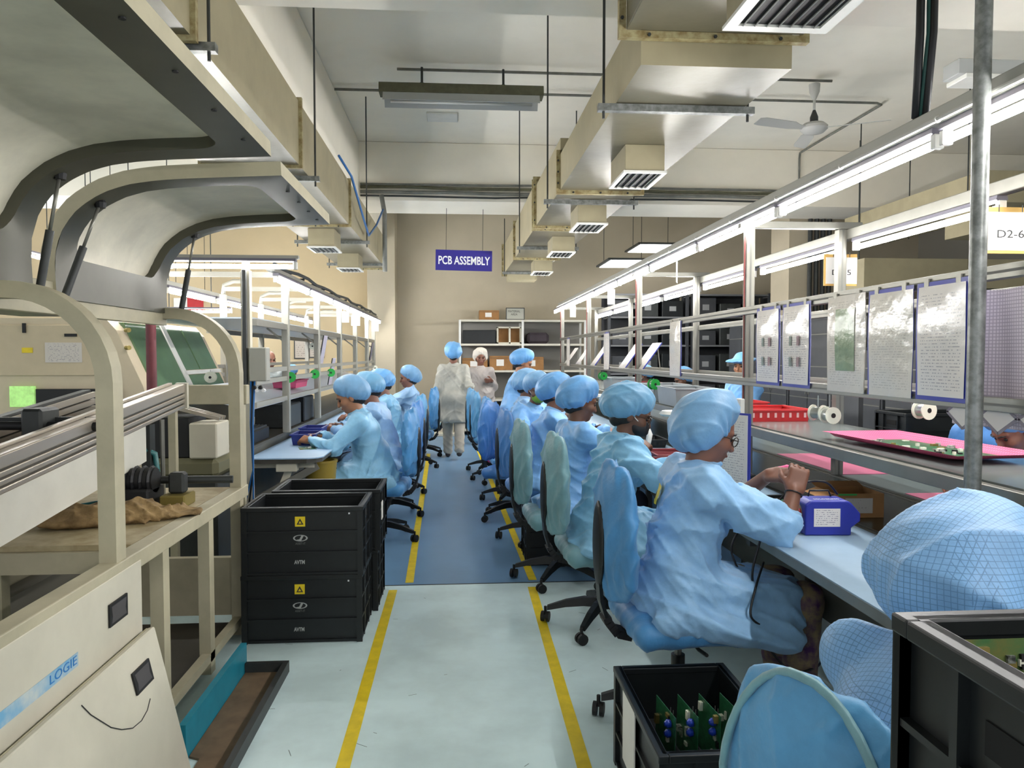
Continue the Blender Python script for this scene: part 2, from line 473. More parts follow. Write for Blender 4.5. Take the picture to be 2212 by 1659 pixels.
struct('trim_4', B().box(-1.92, -1.3, -3, 14, 3.495, 4.262), M_ceil)
struct('pillar_right', B().box(5.0, 5.75, 10.95, 11.6, 0, 4.26), M_wall)
struct('baseboard_back', B().box(-1.13, 0.0, 13.96, 14.0, 0, 0.1), M_wall)

def tape(a, b, label, w=0.052, z=0.0042):
    a, b = Vector(a), Vector(b); n = (b - a).cross(Vector((0, 0, 1))).normalized() * (w / 2)
    N = 14; vs, fs = [], []
    for i in range(N + 1):
        p = a.lerp(b, i / N); j = [random.uniform(-0.0015, 0.0015) for _ in range(2)]
        vs += [p - n * (1 + j[0] * 20) + Vector((0, 0, z)), p + n * (1 + j[1] * 20) + Vector((0, 0, z))]
    fs = [(2 * i, 2 * i + 1, 2 * i + 3, 2 * i + 2) for i in range(N)]
    one('floor_tape', B().add(vs, fs), M_tape, label, 'tape', 'yellow aisle lines')
tape((-0.41, 1.6, 0), (-0.405, 4.55, 0), 'yellow tape line on pale floor beside the stacked black crates', z=0.0046)
tape((-0.315, 4.70, 0), (-0.44, 10.9, 0), 'yellow tape line on blue floor along the left row of chairs', z=0.0012)
tape((0.43, 1.6, 0), (0.453, 4.55, 0), 'yellow tape line on pale floor beside the open crate of circuit boards', z=0.0046)
tape((0.475, 4.70, 0), (0.30, 11.2, 0), 'yellow tape line on blue floor along the right row of chairs', z=0.0012)
sc = B()
for i in range(26):
    x, y = random.uniform(-1.0, 1.0), random.uniform(2.2, 4.5); a = random.uniform(0, PI); l = random.uniform(0.01, 0.05)
    sc.bar((x, y, 0.0038), (x + l * math.cos(a), y + l * math.sin(a), 0.0038), 0.002, 0.0004)
props(sc.build('floor_scuffs', mat('scuff', '5f6f72', 0.7), kind='stuff'), 'short dark scuff marks on the pale floor', 'scuff marks')

# ================================================================== air ducts
def duct_box(parent, x0, x1, y0, y1, z0, z1, m=M_duct):
    B().box(x0, x1, y0, y1, z0, z1).build('duct_section', m, parent, world=True, bevel=0.004)
def flange(parent, x0, x1, y, z0, z1, t=0.035, g=0.03):
    b = B(); 
    b.box(x0 - g, x0, y, y + t, z0 - g, z1 + g).box(x1, x1 + g, y, y + t, z0 - g, z1 + g).box(x0, x1, y, y + t, z0 - g, z0).box(x0, x1, y, y + t, z1, z1 + g)
    b.build('flange', M_flange, parent, world=True)
    bo = B()
    for zz in (z0 + 0.05, (z0 + z1) / 2, z1 - 0.05): bo.cyl((x0 - 0.018, y - 0.006, zz), (x0 - 0.018, y, zz), 0.008, 6)
    for xx in (x0 + 0.1, (x0 + x1) / 2, x1 - 0.1): bo.cyl((xx, y - 0.006, z0 - 0.018), (xx, y, z0 - 0.018), 0.008, 6)
    bo.build('bolts', M_dark, parent, world=True, kind='stuff')
def outlet(parent, x0, x1, y0, y1, z0, z1, n=6, fr=0.025, m=M_duct):
    ob = B().box(x0, x1, y0, y1, z0 + 0.012, z1).build('outlet_box', m, parent, world=True, bevel=0.003)
    f = B()
    a, b_, c, d = x0 - 0.012, x1 + 0.012, y0 - 0.012, y1 + 0.012
    f.box(a, b_, c, c + fr, z0, z0 + 0.014).box(a, b_, d - fr, d, z0, z0 + 0.014).box(a, a + fr, c + fr, d - fr, z0, z0 + 0.014).box(b_ - fr, b_, c + fr, d - fr, z0, z0 + 0.014)
    f.build('grille_frame', M_white, ob, world=True)
    B().box(a + fr, b_ - fr, c + fr, d - fr, z0 + 0.010, z0 + 0.0115).build('grille_throat', M_rubber, ob, world=True)
    for i in range(n):
        x = a + fr + (b_ - a - 2 * fr) * (i + 0.5) / n
        B().bar((x, c + fr, z0 + 0.006), (x, d - fr, z0 + 0.006), 0.004, 0.016, (0.5, 0, 1)).build('louver', mat('louver_grey', '9a9a94', 0.5), ob, world=True)
def hanger(parent, x0, x1, y, z, ztop):
    B().box(x0, x1, y - 0.02, y + 0.02, z - 0.035, z).build('hanger_bar', M_steel, parent, world=True)
    for x in (x0 + 0.03, x1 - 0.03): B().cyl((x, y, z - 0.07), (x, y, ztop), 0.007, 6).build('hanger_rod', M_dark, parent, world=True)

dr = thing('air_duct', 'long cream air duct above right bench row with square grilled outlets', 'duct', (1.15, 3.2, 2.71))
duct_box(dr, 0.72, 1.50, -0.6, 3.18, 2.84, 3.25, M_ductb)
flange(dr, 0.72, 1.50, 3.18, 2.84, 3.25)
b = B()   # main runs: pale sides, shinier underside with shade in its colour, each tapering a little
def taper(y0, y1, xa0, xb0, xa1, xb1, z0, z1):
    bb = B().add([(xa0, y0, z0), (xb0, y0, z0), (xb0, y0, z1), (xa0, y0, z1), (xa1, y1, z0), (xb1, y1, z0), (xb1, y1, z1), (xa1, y1, z1)],
                 [(0, 1, 2, 3), (4, 7, 6, 5), (0, 3, 7, 4), (1, 5, 6, 2), (3, 2, 6, 7)])
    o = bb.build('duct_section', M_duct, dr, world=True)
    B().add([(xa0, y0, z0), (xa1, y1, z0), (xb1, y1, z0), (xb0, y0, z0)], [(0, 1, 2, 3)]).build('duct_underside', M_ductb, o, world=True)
taper(3.22, 5.66, 0.795, 1.47, 0.78, 1.40, 2.71, 2.98)
taper(5.66, 7.30, 0.78, 1.40, 0.76, 1.36, 2.71, 3.10)
taper(7.30, 9.6, 0.76, 1.36, 0.74, 1.30, 2.71, 3.15)
taper(9.6, 11.7, 0.74, 1.30, 0.71, 1.25, 2.71, 3.15)
flange(dr, 0.78, 1.40, 5.66, 2.71, 2.98); flange(dr, 0.76, 1.36, 7.22, 2.71, 3.15); flange(dr, 0.76, 1.36, 7.34, 2.71, 3.15, t=0.03)
flange(dr, 0.74, 1.30, 9.6, 2.71, 3.15); flange(dr, 0.71, 1.25, 11.6, 2.71, 3.15)
duct_box(dr, 0.76, 1.2, 11.3, 11.72, 2.60, 2.70)
outlet(dr, 1.03, 1.42, 2.05, 2.83, 2.70, 2.84, n=7, fr=0.045)
for y in (4.42, 6.17, 7.87, 9.75): outlet(dr, 1.00, 1.24, y, y + 0.42, 2.54, 2.71, n=5)
for y, w in ((3.72, 0.0), (6.0, 0.02), (8.6, 0.05), (11.2, 0.08)): hanger(dr, 0.70 - w * 0.4, 1.50 - w * 2, y, 2.705, 3.5 if 10 < y else (4.27 if y > 4.6 else 4.27))

dl = thing('air_duct', 'long cream air duct over left machine and left bench row', 'duct', (-1.35, 3, 2.71))
for y0, y1 in ((0.4, 3.05), (3.08, 5.05), (5.08, 7.3), (7.33, 10.95)):
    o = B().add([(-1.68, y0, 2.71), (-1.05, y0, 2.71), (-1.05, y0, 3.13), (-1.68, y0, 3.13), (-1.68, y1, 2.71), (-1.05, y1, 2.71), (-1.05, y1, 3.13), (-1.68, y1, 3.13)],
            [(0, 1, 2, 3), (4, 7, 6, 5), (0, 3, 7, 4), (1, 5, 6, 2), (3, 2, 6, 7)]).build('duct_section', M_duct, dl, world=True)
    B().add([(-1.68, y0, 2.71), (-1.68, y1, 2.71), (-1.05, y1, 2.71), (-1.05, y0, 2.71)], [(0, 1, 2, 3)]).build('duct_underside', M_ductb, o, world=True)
for y in (3.05, 5.05, 7.3, 10.9): flange(dl, -1.68, -1.05, y, 2.71, 3.13, t=0.03, g=0.022)
for y in (7.55, 9.35): outlet(dl, -1.49, -1.23, y, y + 0.4, 2.52, 2.71, n=5)
for y in (3.12, 5.35, 8.3, 10.3): hanger(dl, -1.78, -0.97, y, 2.705, 4.27 if y < 10 else 3.5)

# ================================================================== ceiling fittings
def conduit(pts, label, r=0.014, m=M_cond, name='conduit_pipe', cat='conduit'):
    return one(name, B().tube(pts, r, 8), m, label, cat, 'ceiling conduits', smooth=True)
conduit([(-0.58, 7.3, 4.2), (1.5, 7.3, 4.2), (3.75, 7.3, 4.2)], 'dark conduit on ceiling carrying the switched off strip light')
conduit([(-1.28, 7.95, 4.22), (2, 7.95, 4.22), (4.6, 7.95, 4.22), (4.68, 8.0, 4.22), (4.68, 9.96, 4.22), (4.68, 9.975, 4.15), (4.68, 9.975, 3.6)], 'conduit crossing ceiling behind the fan and dropping down the far beam')
for i, (z, r, m) in enumerate(((3.60, 0.022, M_cond), (3.66, 0.02, M_olive), (3.70, 0.016, M_cond), (3.55, 0.012, M_dark))):
    pts = [(-1.28, 9.97 - r, z)] + [(x, 9.96 - r, z + random.uniform(-0.012, 0.012)) for x in np.arange(-0.7, 5.0, 0.6)]
    conduit(pts, ['thick conduit lowest but one along face of far ceiling beam', 'dusty olive cable run along face of far ceiling beam', 'uppermost thin conduit along face of far ceiling beam', 'thin black cable sagging lowest along face of far ceiling beam'][i], r, m)
conduit([(-1.0, 9.9, 3.55), (-0.96, 9.9, 3.3), (-0.96, 9.9, 2.55)], 'grey drop pipe hanging from far beam beside left duct', 0.03)
one('cable', B().tube([(-1.03, 6.6, 3.18), (-0.98, 7.0, 3.1), (-0.97, 7.8, 2.85), (-0.99, 8.4, 2.78), (-0.97, 9.0, 3.0), (-0.95, 9.6, 3.3)], 0.012, 6), M_cblue, 'thin blue cable looped along side of left duct', 'cable', smooth=True)

fx = thing('strip_light', 'dusty unlit twin tube strip light hung under ceiling', 'lamp', (0, 7.25, 3.9))
b = B().prism([(-0.075, 0.115), (0.075, 0.115), (0.085, 0.02), (-0.085, 0.02)], 'x', -0.76, 0.80); b.build('housing', M_olive, fx, bevel=0.004)
B().prism([(-0.085, 0.018), (0.085, 0.018), (0.12, -0.06), (0.115, -0.064), (0.07, 0.005), (-0.07, 0.005), (-0.115, -0.064), (-0.12, -0.06)], 'x', -0.72, 0.76).build('reflector', mat('grey_enamel', 'a9acab', 0.4), fx)
for y in (-0.05, 0.05): B().cyl((-0.66, y, -0.025), (0.70, y, -0.025), 0.014, 10).build('tube', M_glass_tube, fx, smooth=True)
for x in (-0.36, 0.42): B().cyl((x, 0.03, 0.115), (x, 0.04, 0.30), 0.012, 8).lathe([(0.035, 0.12), (0.02, 0.15)], (x, 0.03, 0.0), 10).build('mount', M_dark, fx)
fx.location = (0.02, 7.2, 3.90)

one('ceiling_plate', B().bbox(-0.36, 0.0, 8.75, 9.05, 4.245, 4.268), M_white, 'flat white rectangular plate on ceiling beyond the strip light', 'plate')

fn = thing('ceiling_fan', 'white three blade ceiling fan above right bench row', 'fan', (3.62, 7.4, 3.74))
M_fan = mat('fan_enamel', 'b9b9b4', 0.5)
B().lathe([(0.02, 0.075), (0.10, 0.065), (0.135, 0.035), (0.135, 0.01), (0.10, -0.025), (0.03, -0.035)], n=20).build('motor', M_fan, fn, smooth='auto')
B().cyl((0, 0, 0.07), (0, 0, 0.46), 0.014, 8).build('down_rod', M_fan, fn, smooth=True)
B().lathe([(0.014, 0.30), (0.05, 0.38), (0.055, 0.46), (0.02, 0.47)], n=14).build('canopy_cup', M_fan, fn, smooth='auto')
B().lathe([(0.014, 0.20), (0.04, 0.13), (0.04, 0.075)], n=12).build('lower_cup', M_dark, fn, smooth='auto')
for a in (math.radians(196), math.radians(-28), math.radians(76)):
    prof = [(0.10, 0.03), (0.20, 0.04), (0.28, 0.075), (0.64, 0.08), (0.70, 0.06), (0.70, -0.05), (0.64, -0.06), (0.28, -0.055), (0.20, -0.04), (0.10, -0.03)]
    b = B().prism(prof, 'z', 0.012, 0.018); b.xf(Matrix.Rotation(a, 4, 'Z') @ Matrix.Rotation(0.24, 4, 'X')); b.build('blade', M_fan, fn)

sg = thing('hanging_sign', 'dark blue hanging sign with white PCB ASSEMBLY lettering', 'sign', (0.08, 10.45, 2.63))
sg.rotation_euler = (0, 0.015, 0.02)
B().bbox(-0.395, 0.395, -0.008, 0.008, 0, 0.285, 0.002).build('board', M_blue_sign, sg)
lettering('lettering', 'PCB ASSEMBLY', 0.16, M_ink_w, sg, (0, -0.0085, 0.135), FACE_CAM, width=0.72, bold=0.003)
for x in (-0.25, 0.26): B().cyl((x, 0, 0.28), (x, 0, 0.86), 0.0035, 5).build('wire', M_dark, sg)

# ================================================================== fluorescent battens
def batten(y0, y1, x, z, label, group, house=None, along='y', name='tube_light'):
    house = house or mat('batten_housing', '6a6872', 0.5)
    t = thing(name, label, 'lamp', ((x, (y0 + y1) / 2, z) if along == 'y' else ((y0 + y1) / 2, x, z)), 0 if along == 'y' else -PI / 2, group)
    L = (y1 - y0) / 2 - 0.012
    B().prism([(-0.022, 0.052), (0.022, 0.052), (0.026, 0.034), (0.018, 0.030), (-0.018, 0.030), (-0.026, 0.034)], 'y', -L, L).build('housing', house, t)
    B().cyl((0, -L + 0.02, 0), (0, L - 0.02, 0), 0.0145, 10).build('tube', M_glow, t, smooth=True)
    for s in (-1, 1): B().bbox(-0.018, 0.018, s * L - 0.012 - 0.006 * s, s * L + 0.012 - 0.006 * s, -0.018, 0.031, 0.003).build('end_cap', M_white, t)
    return t
order = ['nearest', 'second', 'third', 'fourth', 'fifth', 'sixth', 'seventh', 'eighth', 'ninth', 'tenth', 'eleventh']
for k in range(10):
    y0 = -0.09 + 1.25 * k
    batten(y0, y0 + 1.24, 1.62, 2.165, f'{order[k]} glowing tube light from the camera in near right overhead row', 'near right row of tube lights')
for k in range(2):  # unseen tubes continuing the row, added to light the near floor
    batten(-1.34 - 1.25 * k, -0.10 - 1.25 * k, 1.62, 2.165, ['glowing tube light of near right row just behind the camera place', 'glowing tube light of near right row farthest behind the camera place'][k], 'near right row of tube lights')
for k in range(8):
    y0 = 1.64 + 1.29 * k
    batten(y0, y0 + 1.16, 2.25, 2.06, f'{order[k]} glowing tube light from the camera in far right overhead row', 'far right row of tube lights')
for k in range(6):
    y0 = 5.75 + 1.25 * k
    batten(y0, y0 + 1.22, -1.38, 2.02, f'{order[k]} glowing tube light from the camera over left bench front', 'left row of tube lights')
for k in range(6):
    y0 = 5.2 + 1.25 * k
    batten(y0, y0 + 1.22, -2.45, 1.99, f'{order[k]} glowing tube light from the camera along rear of left bench', 'rear left row of tube lights')
batten(-1.87, -1.04, 4.95, 2.025, 'short glowing tube light set crosswise at head of left bench', 'left cross light', along='x')
for i in range(5):
    batten(-7.4 + 0.95 * i, -7.4 + 0.95 * i + (0.85 if i != 2 else 0.7), 9.3, 1.98, f'{order[i]} tube light from the left in distant row behind cream machine', 'distant tube lights behind machine', along='x')
    for sx in (0.1, 0.6): one('hanger_rod', B().cyl((-7.4 + 0.95 * i + sx, 9.3, 2.032), (-7.4 + 0.95 * i + sx, 9.3, 4.27), 0.006, 6), M_dark, f'thin rod holding {order[i]} distant light, {["left", "right"][sx > 0.5]} one', 'rod', 'distant light rods')

for k in range(5):
    y0 = 6.8 + 1.3 * k
    t = batten(y0, y0 + 1.22, -4.3, 2.45, f'{order[k]} tube light from the camera in rod hung row of left bay', 'left bay tube lights')
    for y in (-0.4, 0.4): B().cyl((0, y, 0.05), (0, y, 1.82), 0.005, 5).build('rod', M_dark, t)
# ================================================================== wave soldering machine on the left
M_mach = mat('machine_cream', 'b3ac92', 0.55, var=0.12, vscale=5, bump=0.02)
M_machp = mat('panel_cream', 'cdc8b6', 0.5, var=0.08, vscale=3)
M_rim = mat('lid_grey', '4c4b3e', 0.42, metal=0.2, var=0.16, vscale=3)
M_inset = mat('lid_inset', 'e0dac6', 0.4, metal=0.1, var=0.16, vscale=3.5, bump=0.1, bscale=5)
M_tabletop = mat('table_stained', 'b9ad8c', 0.6, col2='8a7a55', vscale=5)
M_teal = mat('teal_paint', '2089a0', 0.45, var=0.1, vscale=8)
M_brown = mat('rusty_brown', '6e5a44', 0.7, var=0.25, vscale=8)
M_brass = mat('brass_dull', '8a7c44', 0.45, metal=0.5, var=0.2)
M_rag = mat('tan_rag', '9c8258', 0.9, col2='6b5534', vscale=14, bump=0.2, bscale=60)
M_green_glass = mat('green_glass', '5f7d5c', 0.12, spec=0.7, var=0.1, vscale=2)
M_anod = mat('anodised', 'b3aa9c', 0.33, metal=0.6)
mc = thing('wave_soldering_machine', 'large cream soldering machine with two raised gull wing lids', 'machine', (-1.55, 2.9, 0))
LP = [(-1.47, 1.66), (-1.475, 1.78), (-1.468, 1.85), (-1.44, 1.92), (-1.40, 1.975), (-1.345, 2.02), (-1.28, 2.055), (-1.20, 2.08), (-1.10, 2.095), (-0.98, 2.104), (-0.86, 2.110), (-0.74, 2.116), (-0.655, 2.120)]
def lid(y0, y1, dz):
    pr = [Vector((x, 0, z + dz)) for x, z in LP]
    sl = [0]
    for i in range(1, len(pr)): sl.append(sl[-1] + (pr[i] - pr[i - 1]).length)
    S = sl[-1]
    def at(s, y, off=0.0):
        s = min(max(s, 0), S); i = max(k for k in range(len(sl) - 1) if sl[k] <= s + 1e-9)
        t = (s - sl[i]) / (sl[i + 1] - sl[i]); p = pr[i].lerp(pr[i + 1], t); d = (pr[i + 1] - pr[i]).normalized()
        n = Vector((-d.z, 0, d.x)) if True else None
        return Vector((p.x, y, p.z)) + n * off
    ns, T = 26, 0.05
    ss = [S * i / ns for i in range(ns + 1)]
    # outer shell (top skin)
    b = B(); vs = [at(s, y, T) for s in ss for y in (y0, y1)]
    b.add(vs, [(2 * i, 2 * i + 1, 2 * i + 3, 2 * i + 2) for i in range(ns)])
    L = b.build('lid', M_mach, mc, world=True)
    # fascia round the edge
    b = B()
    for y in (y0, y1):
        b.add([at(s, y, o) for s in ss for o in (-0.002, T)], [(2 * i, 2 * i + 1, 2 * i + 3, 2 * i + 2) for i in range(ns)])
    b.add([at(S, y0, -0.002), at(S, y1, -0.002), at(S, y1, T), at(S, y0, T)], [(0, 1, 2, 3)])
    b.build('lid_edge', M_mach, L, world=True)
    # rim with rounded opening
    a0, a1, c0, c1, r = 0.16, S - 0.13, y0 + 0.13, y1 - 0.12, 0.085
    inner, outer = [], []
    def corner(cx, cy, t0):
        for k in range(7):
            t = t0 + PI / 2 * k / 6; inner.append((cx + r * math.cos(t), cy + r * math.sin(t)))
    seg = []
    corner(a1 - r, c1 - r, 0); 
    for k in range(1, 16): inner.append((a1 - r + (a0 - a1 + 2 * r) * k / 16, c1))
    corner(a0 + r, c1 - r, PI / 2)
    for k in range(1, 8): inner.append((a0, c1 - r + (c0 - c1 + 2 * r) * k / 8))
    corner(a0 + r, c0 + r, PI)
    for k in range(1, 16): inner.append((a0 + r + (a1 - a0 - 2 * r) * k / 16, c0))
    corner(a1 - r, c0 + r, 1.5 * PI)
    for k in range(1, 8): inner.append((a1, c0 + r + (c1 - c0 - 2 * r) * k / 8))
    for s, y in inner:
        # push out to the border rectangle from the clamped centre box
        cx = min(max(s, a0 + r), a1 - r); cy = min(max(y, c0 + r), c1 - r)
        if abs(s - cx) < 1e-6: outer.append((s, y1 if y > cy else y0))
        elif abs(y - cy) < 1e-6: outer.append((S if s > cx else 0, y))
        else:
            ex = (S if s > cx else 0); ey = (y1 if y > cy else y0)
            ang = math.atan2(abs(y - cy) / r, abs(s - cx) / r) / (PI / 2)
            outer.append((ex, cy + (ey - cy) * min(1, ang * 2)) if ang <= 0.5 else (cx + (ex - cx) * min(1, (1 - ang) * 2), ey))
    n = len(inner); b = B()
    loops = [[at(s, y, -0.002) for s, y in outer], [at((s + S_) / 2, (y + Y_) / 2, -0.004) for (s, y), (S_, Y_) in zip(inner, outer)], [at(s, y, -0.002) for s, y in inner], [at(s, y, T - 0.012) for s, y in inner]]
    for q in loops: b.add(q, [])
    for k in range(3): b.f += [(k * n + i, k * n + (i + 1) % n, (k + 1) * n + (i + 1) % n, (k + 1) * n + i) for i in range(n)]
    b.build('lid_rim', M_rim, L, world=True, smooth='auto')
    # inset skin, slightly domed
    b = B(); nu = 22; nv = 10
    vs = []
    for i in range(nu + 1):
        for j in range(nv + 1):
            u, v = i / nu, j / nv
            vs.append(at(a0 - 0.03 + (a1 - a0 + 0.06) * u, c0 - 0.03 + (c1 - c0 + 0.06) * v, T - 0.014 + 0.008 * math.sin(PI * u) * math.sin(PI * v)))
    b.add(vs, [(i * (nv + 1) + j, (i + 1) * (nv + 1) + j, (i + 1) * (nv + 1) + j + 1, i * (nv + 1) + j + 1) for i in range(nu) for j in range(nv)])
    b.build('lid_inset', M_inset, L, world=True, smooth=True)
    bo = B()
    for f in (0.25, 0.45, 0.65, 0.85):
        p = at(S - 0.035, y0 + (y1 - y0) * f, -0.006); bo.cyl(p, p + Vector((0, 0, 0.01)), 0.008, 8)
    bo.build('bolts', M_rubber, L, world=True, kind='stuff')
    return L
lid(1.25, 2.69, 0.03); lid(2.84, 3.88, 0.0)
# long hinge plate and top spine behind the lids
B().box(-1.52, -1.48, 1.2, 3.9, 1.60, 1.72).build('hinge_plate', M_mach, mc, world=True, bevel=0.003)
B().box(-2.2, -1.50, 1.2, 3.92, 1.645, 1.665).build('roof_sheet', M_rim, mc, world=True)
# arch posts
def arch(y, w=0.07, t=0.055):
    pts = [(-1.135, 0.775), (-1.135, 1.36)] + [(-1.135 - 0.30 * (1 - math.cos(a)), 1.36 + 0.30 * math.sin(a)) for a in [PI / 2 * k / 10 for k in range(1, 11)]] + [(-1.52, 1.66)]
    B().strip([(x, y, z) for x, z in pts], w, t).build('arch_post', M_mach, mc, world=True)
arch(2.50); arch(3.88)
for ya, xa, za, yb, xb, zb in ((2.60, -1.40, 1.66, 2.62, -1.335, 2.06), (2.80, -1.42, 1.66, 2.90, -1.335, 2.02), (3.80, -1.37, 1.68, 3.80, -1.30, 2.05)):
    p, q = Vector((xa, ya, za)), Vector((xb, yb, zb)); mid = p.lerp(q, 0.52)
    g = B().cyl(p, mid, 0.0135, 10).build('gas_strut', M_dark, mc, world=True, smooth='auto')
    B().cyl(mid, q, 0.006, 8).build('strut_rod', M_alu, g, world=True, smooth=True)
    B().lathe([(0.018, -0.02), (0.022, 0.0), (0.016, 0.012)], q, 10).build('strut_foot', M_rubber, g, world=True)
# frame
for y in (2.9, 3.42, 3.90):
    B().box(-1.17, -1.12, y - 0.03, y + 0.03, 0.0, 0.715).build('frame_post', M_mach, mc, world=True)
B().box(-1.165, -1.10, 1.0, 3.95, 0.715, 0.775).build('frame_rail', M_mach, mc, world=True, bevel=0.004)
B().box(-1.16, -1.12, 1.0, 3.95, 0.06, 0.10).build('frame_rail', M_mach, mc, world=True)
B().box(-2.1, -2.04, 1.0, 3.95, 0.0, 0.70).build('rear_panel', M_mach, mc, world=True)
B().box(-2.04, -1.17, 3.90, 3.94, 0.10, 0.40).build('end_panel', M_mach, mc, world=True)
B().box(-2.0, -1.9, 1.3, 3.9, 0.05, 0.42).build('inner_cabinet', mat('inner_grey', '6e6b60', 0.6), mc, world=True)
B().box(-2.04, -1.17, 2.72, 3.88, 0.752, 0.772).build('table_sheet', M_tabletop, mc, world=True)
B().box(-2.04, -1.17, 2.70, 2.735, 0.675, 0.751).build('table_apron', M_mach, mc, world=True)
for x in (-1.98, -1.68, -1.32): B().box(x, x + 0.05, 2.74, 2.79, 0.10, 0.675).build('table_leg', M_mach, mc, world=True)
B().box(-2.04, -1.17, 1.0, 3.9, 0.004, 0.06).build('sump_floor', mat('sump_dark', '3a352c', 0.6, var=0.3, vscale=5), mc, world=True)
# side panels with cup handles
def cup(parent, c, nrm_x, lean=0.0):
    M = Matrix.Translation(c) @ Matrix.Rotation(lean, 4, 'Y')
    b = B().box(0.0, 0.006, -0.062, 0.062, -0.036, 0.036); b.xf(M); b.build('cup_rim', M_rubber, parent, world=True)
    b = B().add([(0.0065, -0.052, -0.027), (0.0065, 0.052, -0.027), (0.0065, 0.052, 0.027), (0.0065, -0.052, 0.027), (0.0065, -0.045, -0.005), (0.0065, 0.045, -0.005)], [(0, 1, 5, 4), (4, 5, 2, 3)]); b.xf(M)
    b.build('cup_hollow', mat('cup_grey', '4c494a', 0.5), parent, world=True)
pn = B().bbox(-1.125, -1.098, 0.9, 2.63, 0.12, 0.745, 0.004).build('side_panel', M_machp, mc, world=True)
cup(pn, (-1.097, 2.44, 0.63), 1)
B().box(-1.0975, -1.0965, 1.72, 2.19, 0.555, 0.595).build('torn_sticker', mat('sticker_blue', '6fa8cc', 0.5, col2='bfc9c8', vscale=9), pn, world=True)
lt = lettering('lettering', 'LOGIE', 0.036, mat('sticker_ink', '1f76bd', 0.5), pn, (0, 0, 0), (PI / 2, 0, PI / 2), width=0.14)
lt.location = wm(pn).inverted() @ Vector((-1.096, 2.11, 0.575))
lp = thing('loose_panel', 'loose cream machine cover leaning against machine side with cup handle', 'panel', (-0.95, 1.9, 0))
lean = math.atan2(0.115, 0.505)
b = B().bbox(-0.012, 0.012, -0.85, 0.72, 0, 0.52, 0.004); b.xf(Matrix.Rotation(-lean, 4, 'Y')); b.build('cover_sheet', M_machp, lp)
b = B().bbox(-0.020, -0.012, -0.85, 0.72, 0.5, 0.52, 0.002); b.xf(Matrix.Rotation(-lean, 4, 'Y')); b.build('cover_lip', M_mach, lp)
cup(lp, Vector((-0.95 + 0.012 - math.sin(lean) * 0.41, 1.9 + 0.55, 0.405)), 1, -lean)
pts = [Vector((0.0135, y_, z_)) for y_, z_ in ((0.20, 0.488), (0.23, 0.445), (0.27, 0.405), (0.31, 0.365), (0.36, 0.332), (0.42, 0.305), (0.48, 0.298), (0.53, 0.308), (0.565, 0.33))]
b = B().tube(pts, 0.0016, 5); b.xf(Matrix.Rotation(-lean, 4, 'Y')); b.build('scratch_mark', M_ink_k, lp)
one('kick_board', B().box(-0.995, -0.97, 2.66, 3.42, 0.0036, 0.135), M_teal, 'teal painted kick board along foot of soldering machine', 'board')
tr = thing('drip_tray', 'shallow rusty brown steel tray on floor beside teal board', 'tray', (-0.88, 2.4, 0.0036))
B().prism([(-0.925, 1.2), (-0.80, 1.2), (-0.80, 3.38), (-0.967, 3.38), (-0.967, 2.68), (-0.925, 2.66)], 'z', 0.0036, 0.012).build('tray_bottom', M_brown, tr, world=True)
B().box(-0.80, -0.775, 1.2, 3.38, 0.0036, 0.055).box(-0.967, -0.775, 3.38, 3.40, 0.0036, 0.055).build('tray_rim', M_dark, tr, world=True)
# inclined conveyor
SL = math.atan2(0.165, 1.6)
def inc(y, z): return z + math.tan(SL) * (y - 2.45)
cv = thing('inclined_conveyor', 'inclined grooved aluminium conveyor beam running through soldering machine', 'conveyor', (-1.6, 2.6, 0.772))
def slopebox(x0, x1, y0, y1, z0, z1, name, m, par=None, **kw):
    return B().add([(x0, y0, inc(y0, z0)), (x1, y0, inc(y0, z0)), (x1, y1, inc(y1, z0)), (x0, y1, inc(y1, z0)), (x0, y0, inc(y0, z1)), (x1, y0, inc(y0, z1)), (x1, y1, inc(y1, z1)), (x0, y1, inc(y1, z1))],
            [(0, 3, 2, 1), (4, 5, 6, 7), (0, 1, 5, 4), (1, 2, 6, 5), (2, 3, 7, 6), (3, 0, 4, 7)]).build(name, m, par or cv, world=True, **kw)
slopebox(-1.50, -1.462, 1.2, 4.05, 1.01, 1.13, 'beam_core', M_dark)
for z0, z1 in ((1.006, 1.026), (1.033, 1.053), (1.060, 1.080), (1.087, 1.132)): slopebox(-1.50, -1.448, 1.2, 4.05, z0, z1, 'beam_rib', M_anod, bevel=0.004)
slopebox(-1.525, -1.505, 1.2, 4.02, 1.09, 1.142, 'chain_guide', M_anod)
slopebox(-1.50, -1.44, 4.05, 4.075, 1.0, 1.135, 'end_plate', M_machp)
slopebox(-1.49, -1.455, 1.2, 3.56, 0.84, 1.004, 'apron', mat('apron_white', 'd2d0c4', 0.5, var=0.05))
slopebox(-1.95, -1.91, 1.2, 4.0, 1.0, 1.11, 'beam_core', M_dark)
for k in range(3): slopebox(-1.90, -1.885, 1.2, 4.0, 1.0 + 0.036 * k, 1.028 + 0.036 * k, 'beam_rib', M_anod)
slopebox(-1.86, -1.54, 1.2, 3.9, 1.0, 1.012, 'chain_bed', M_brown)
fg = B()
for k in range(60):
    y = 1.3 + k * 0.043; fg.bar((-1.55, y, inc(y, 1.04)), (-1.60, y, inc(y, 1.015)), 0.004, 0.03)
fg.build('chain_fingers', M_anod, cv, world=True, kind='stuff')
B().cyl((-2.0, 3.05, 1.175), (-1.40, 3.05, 1.165), 0.018, 10).build('cross_shaft', M_rubber, cv, world=True, smooth='auto')
B().box(-2.0, -1.40, 3.10, 3.13, 1.16, 1.20).build('cross_bar', M_dark, cv, world=True)
sb = B().bbox(-1.70, -1.62, 3.0, 3.14, 1.10, 1.24, 0.01).build('slide_block', M_dark, cv, world=True)
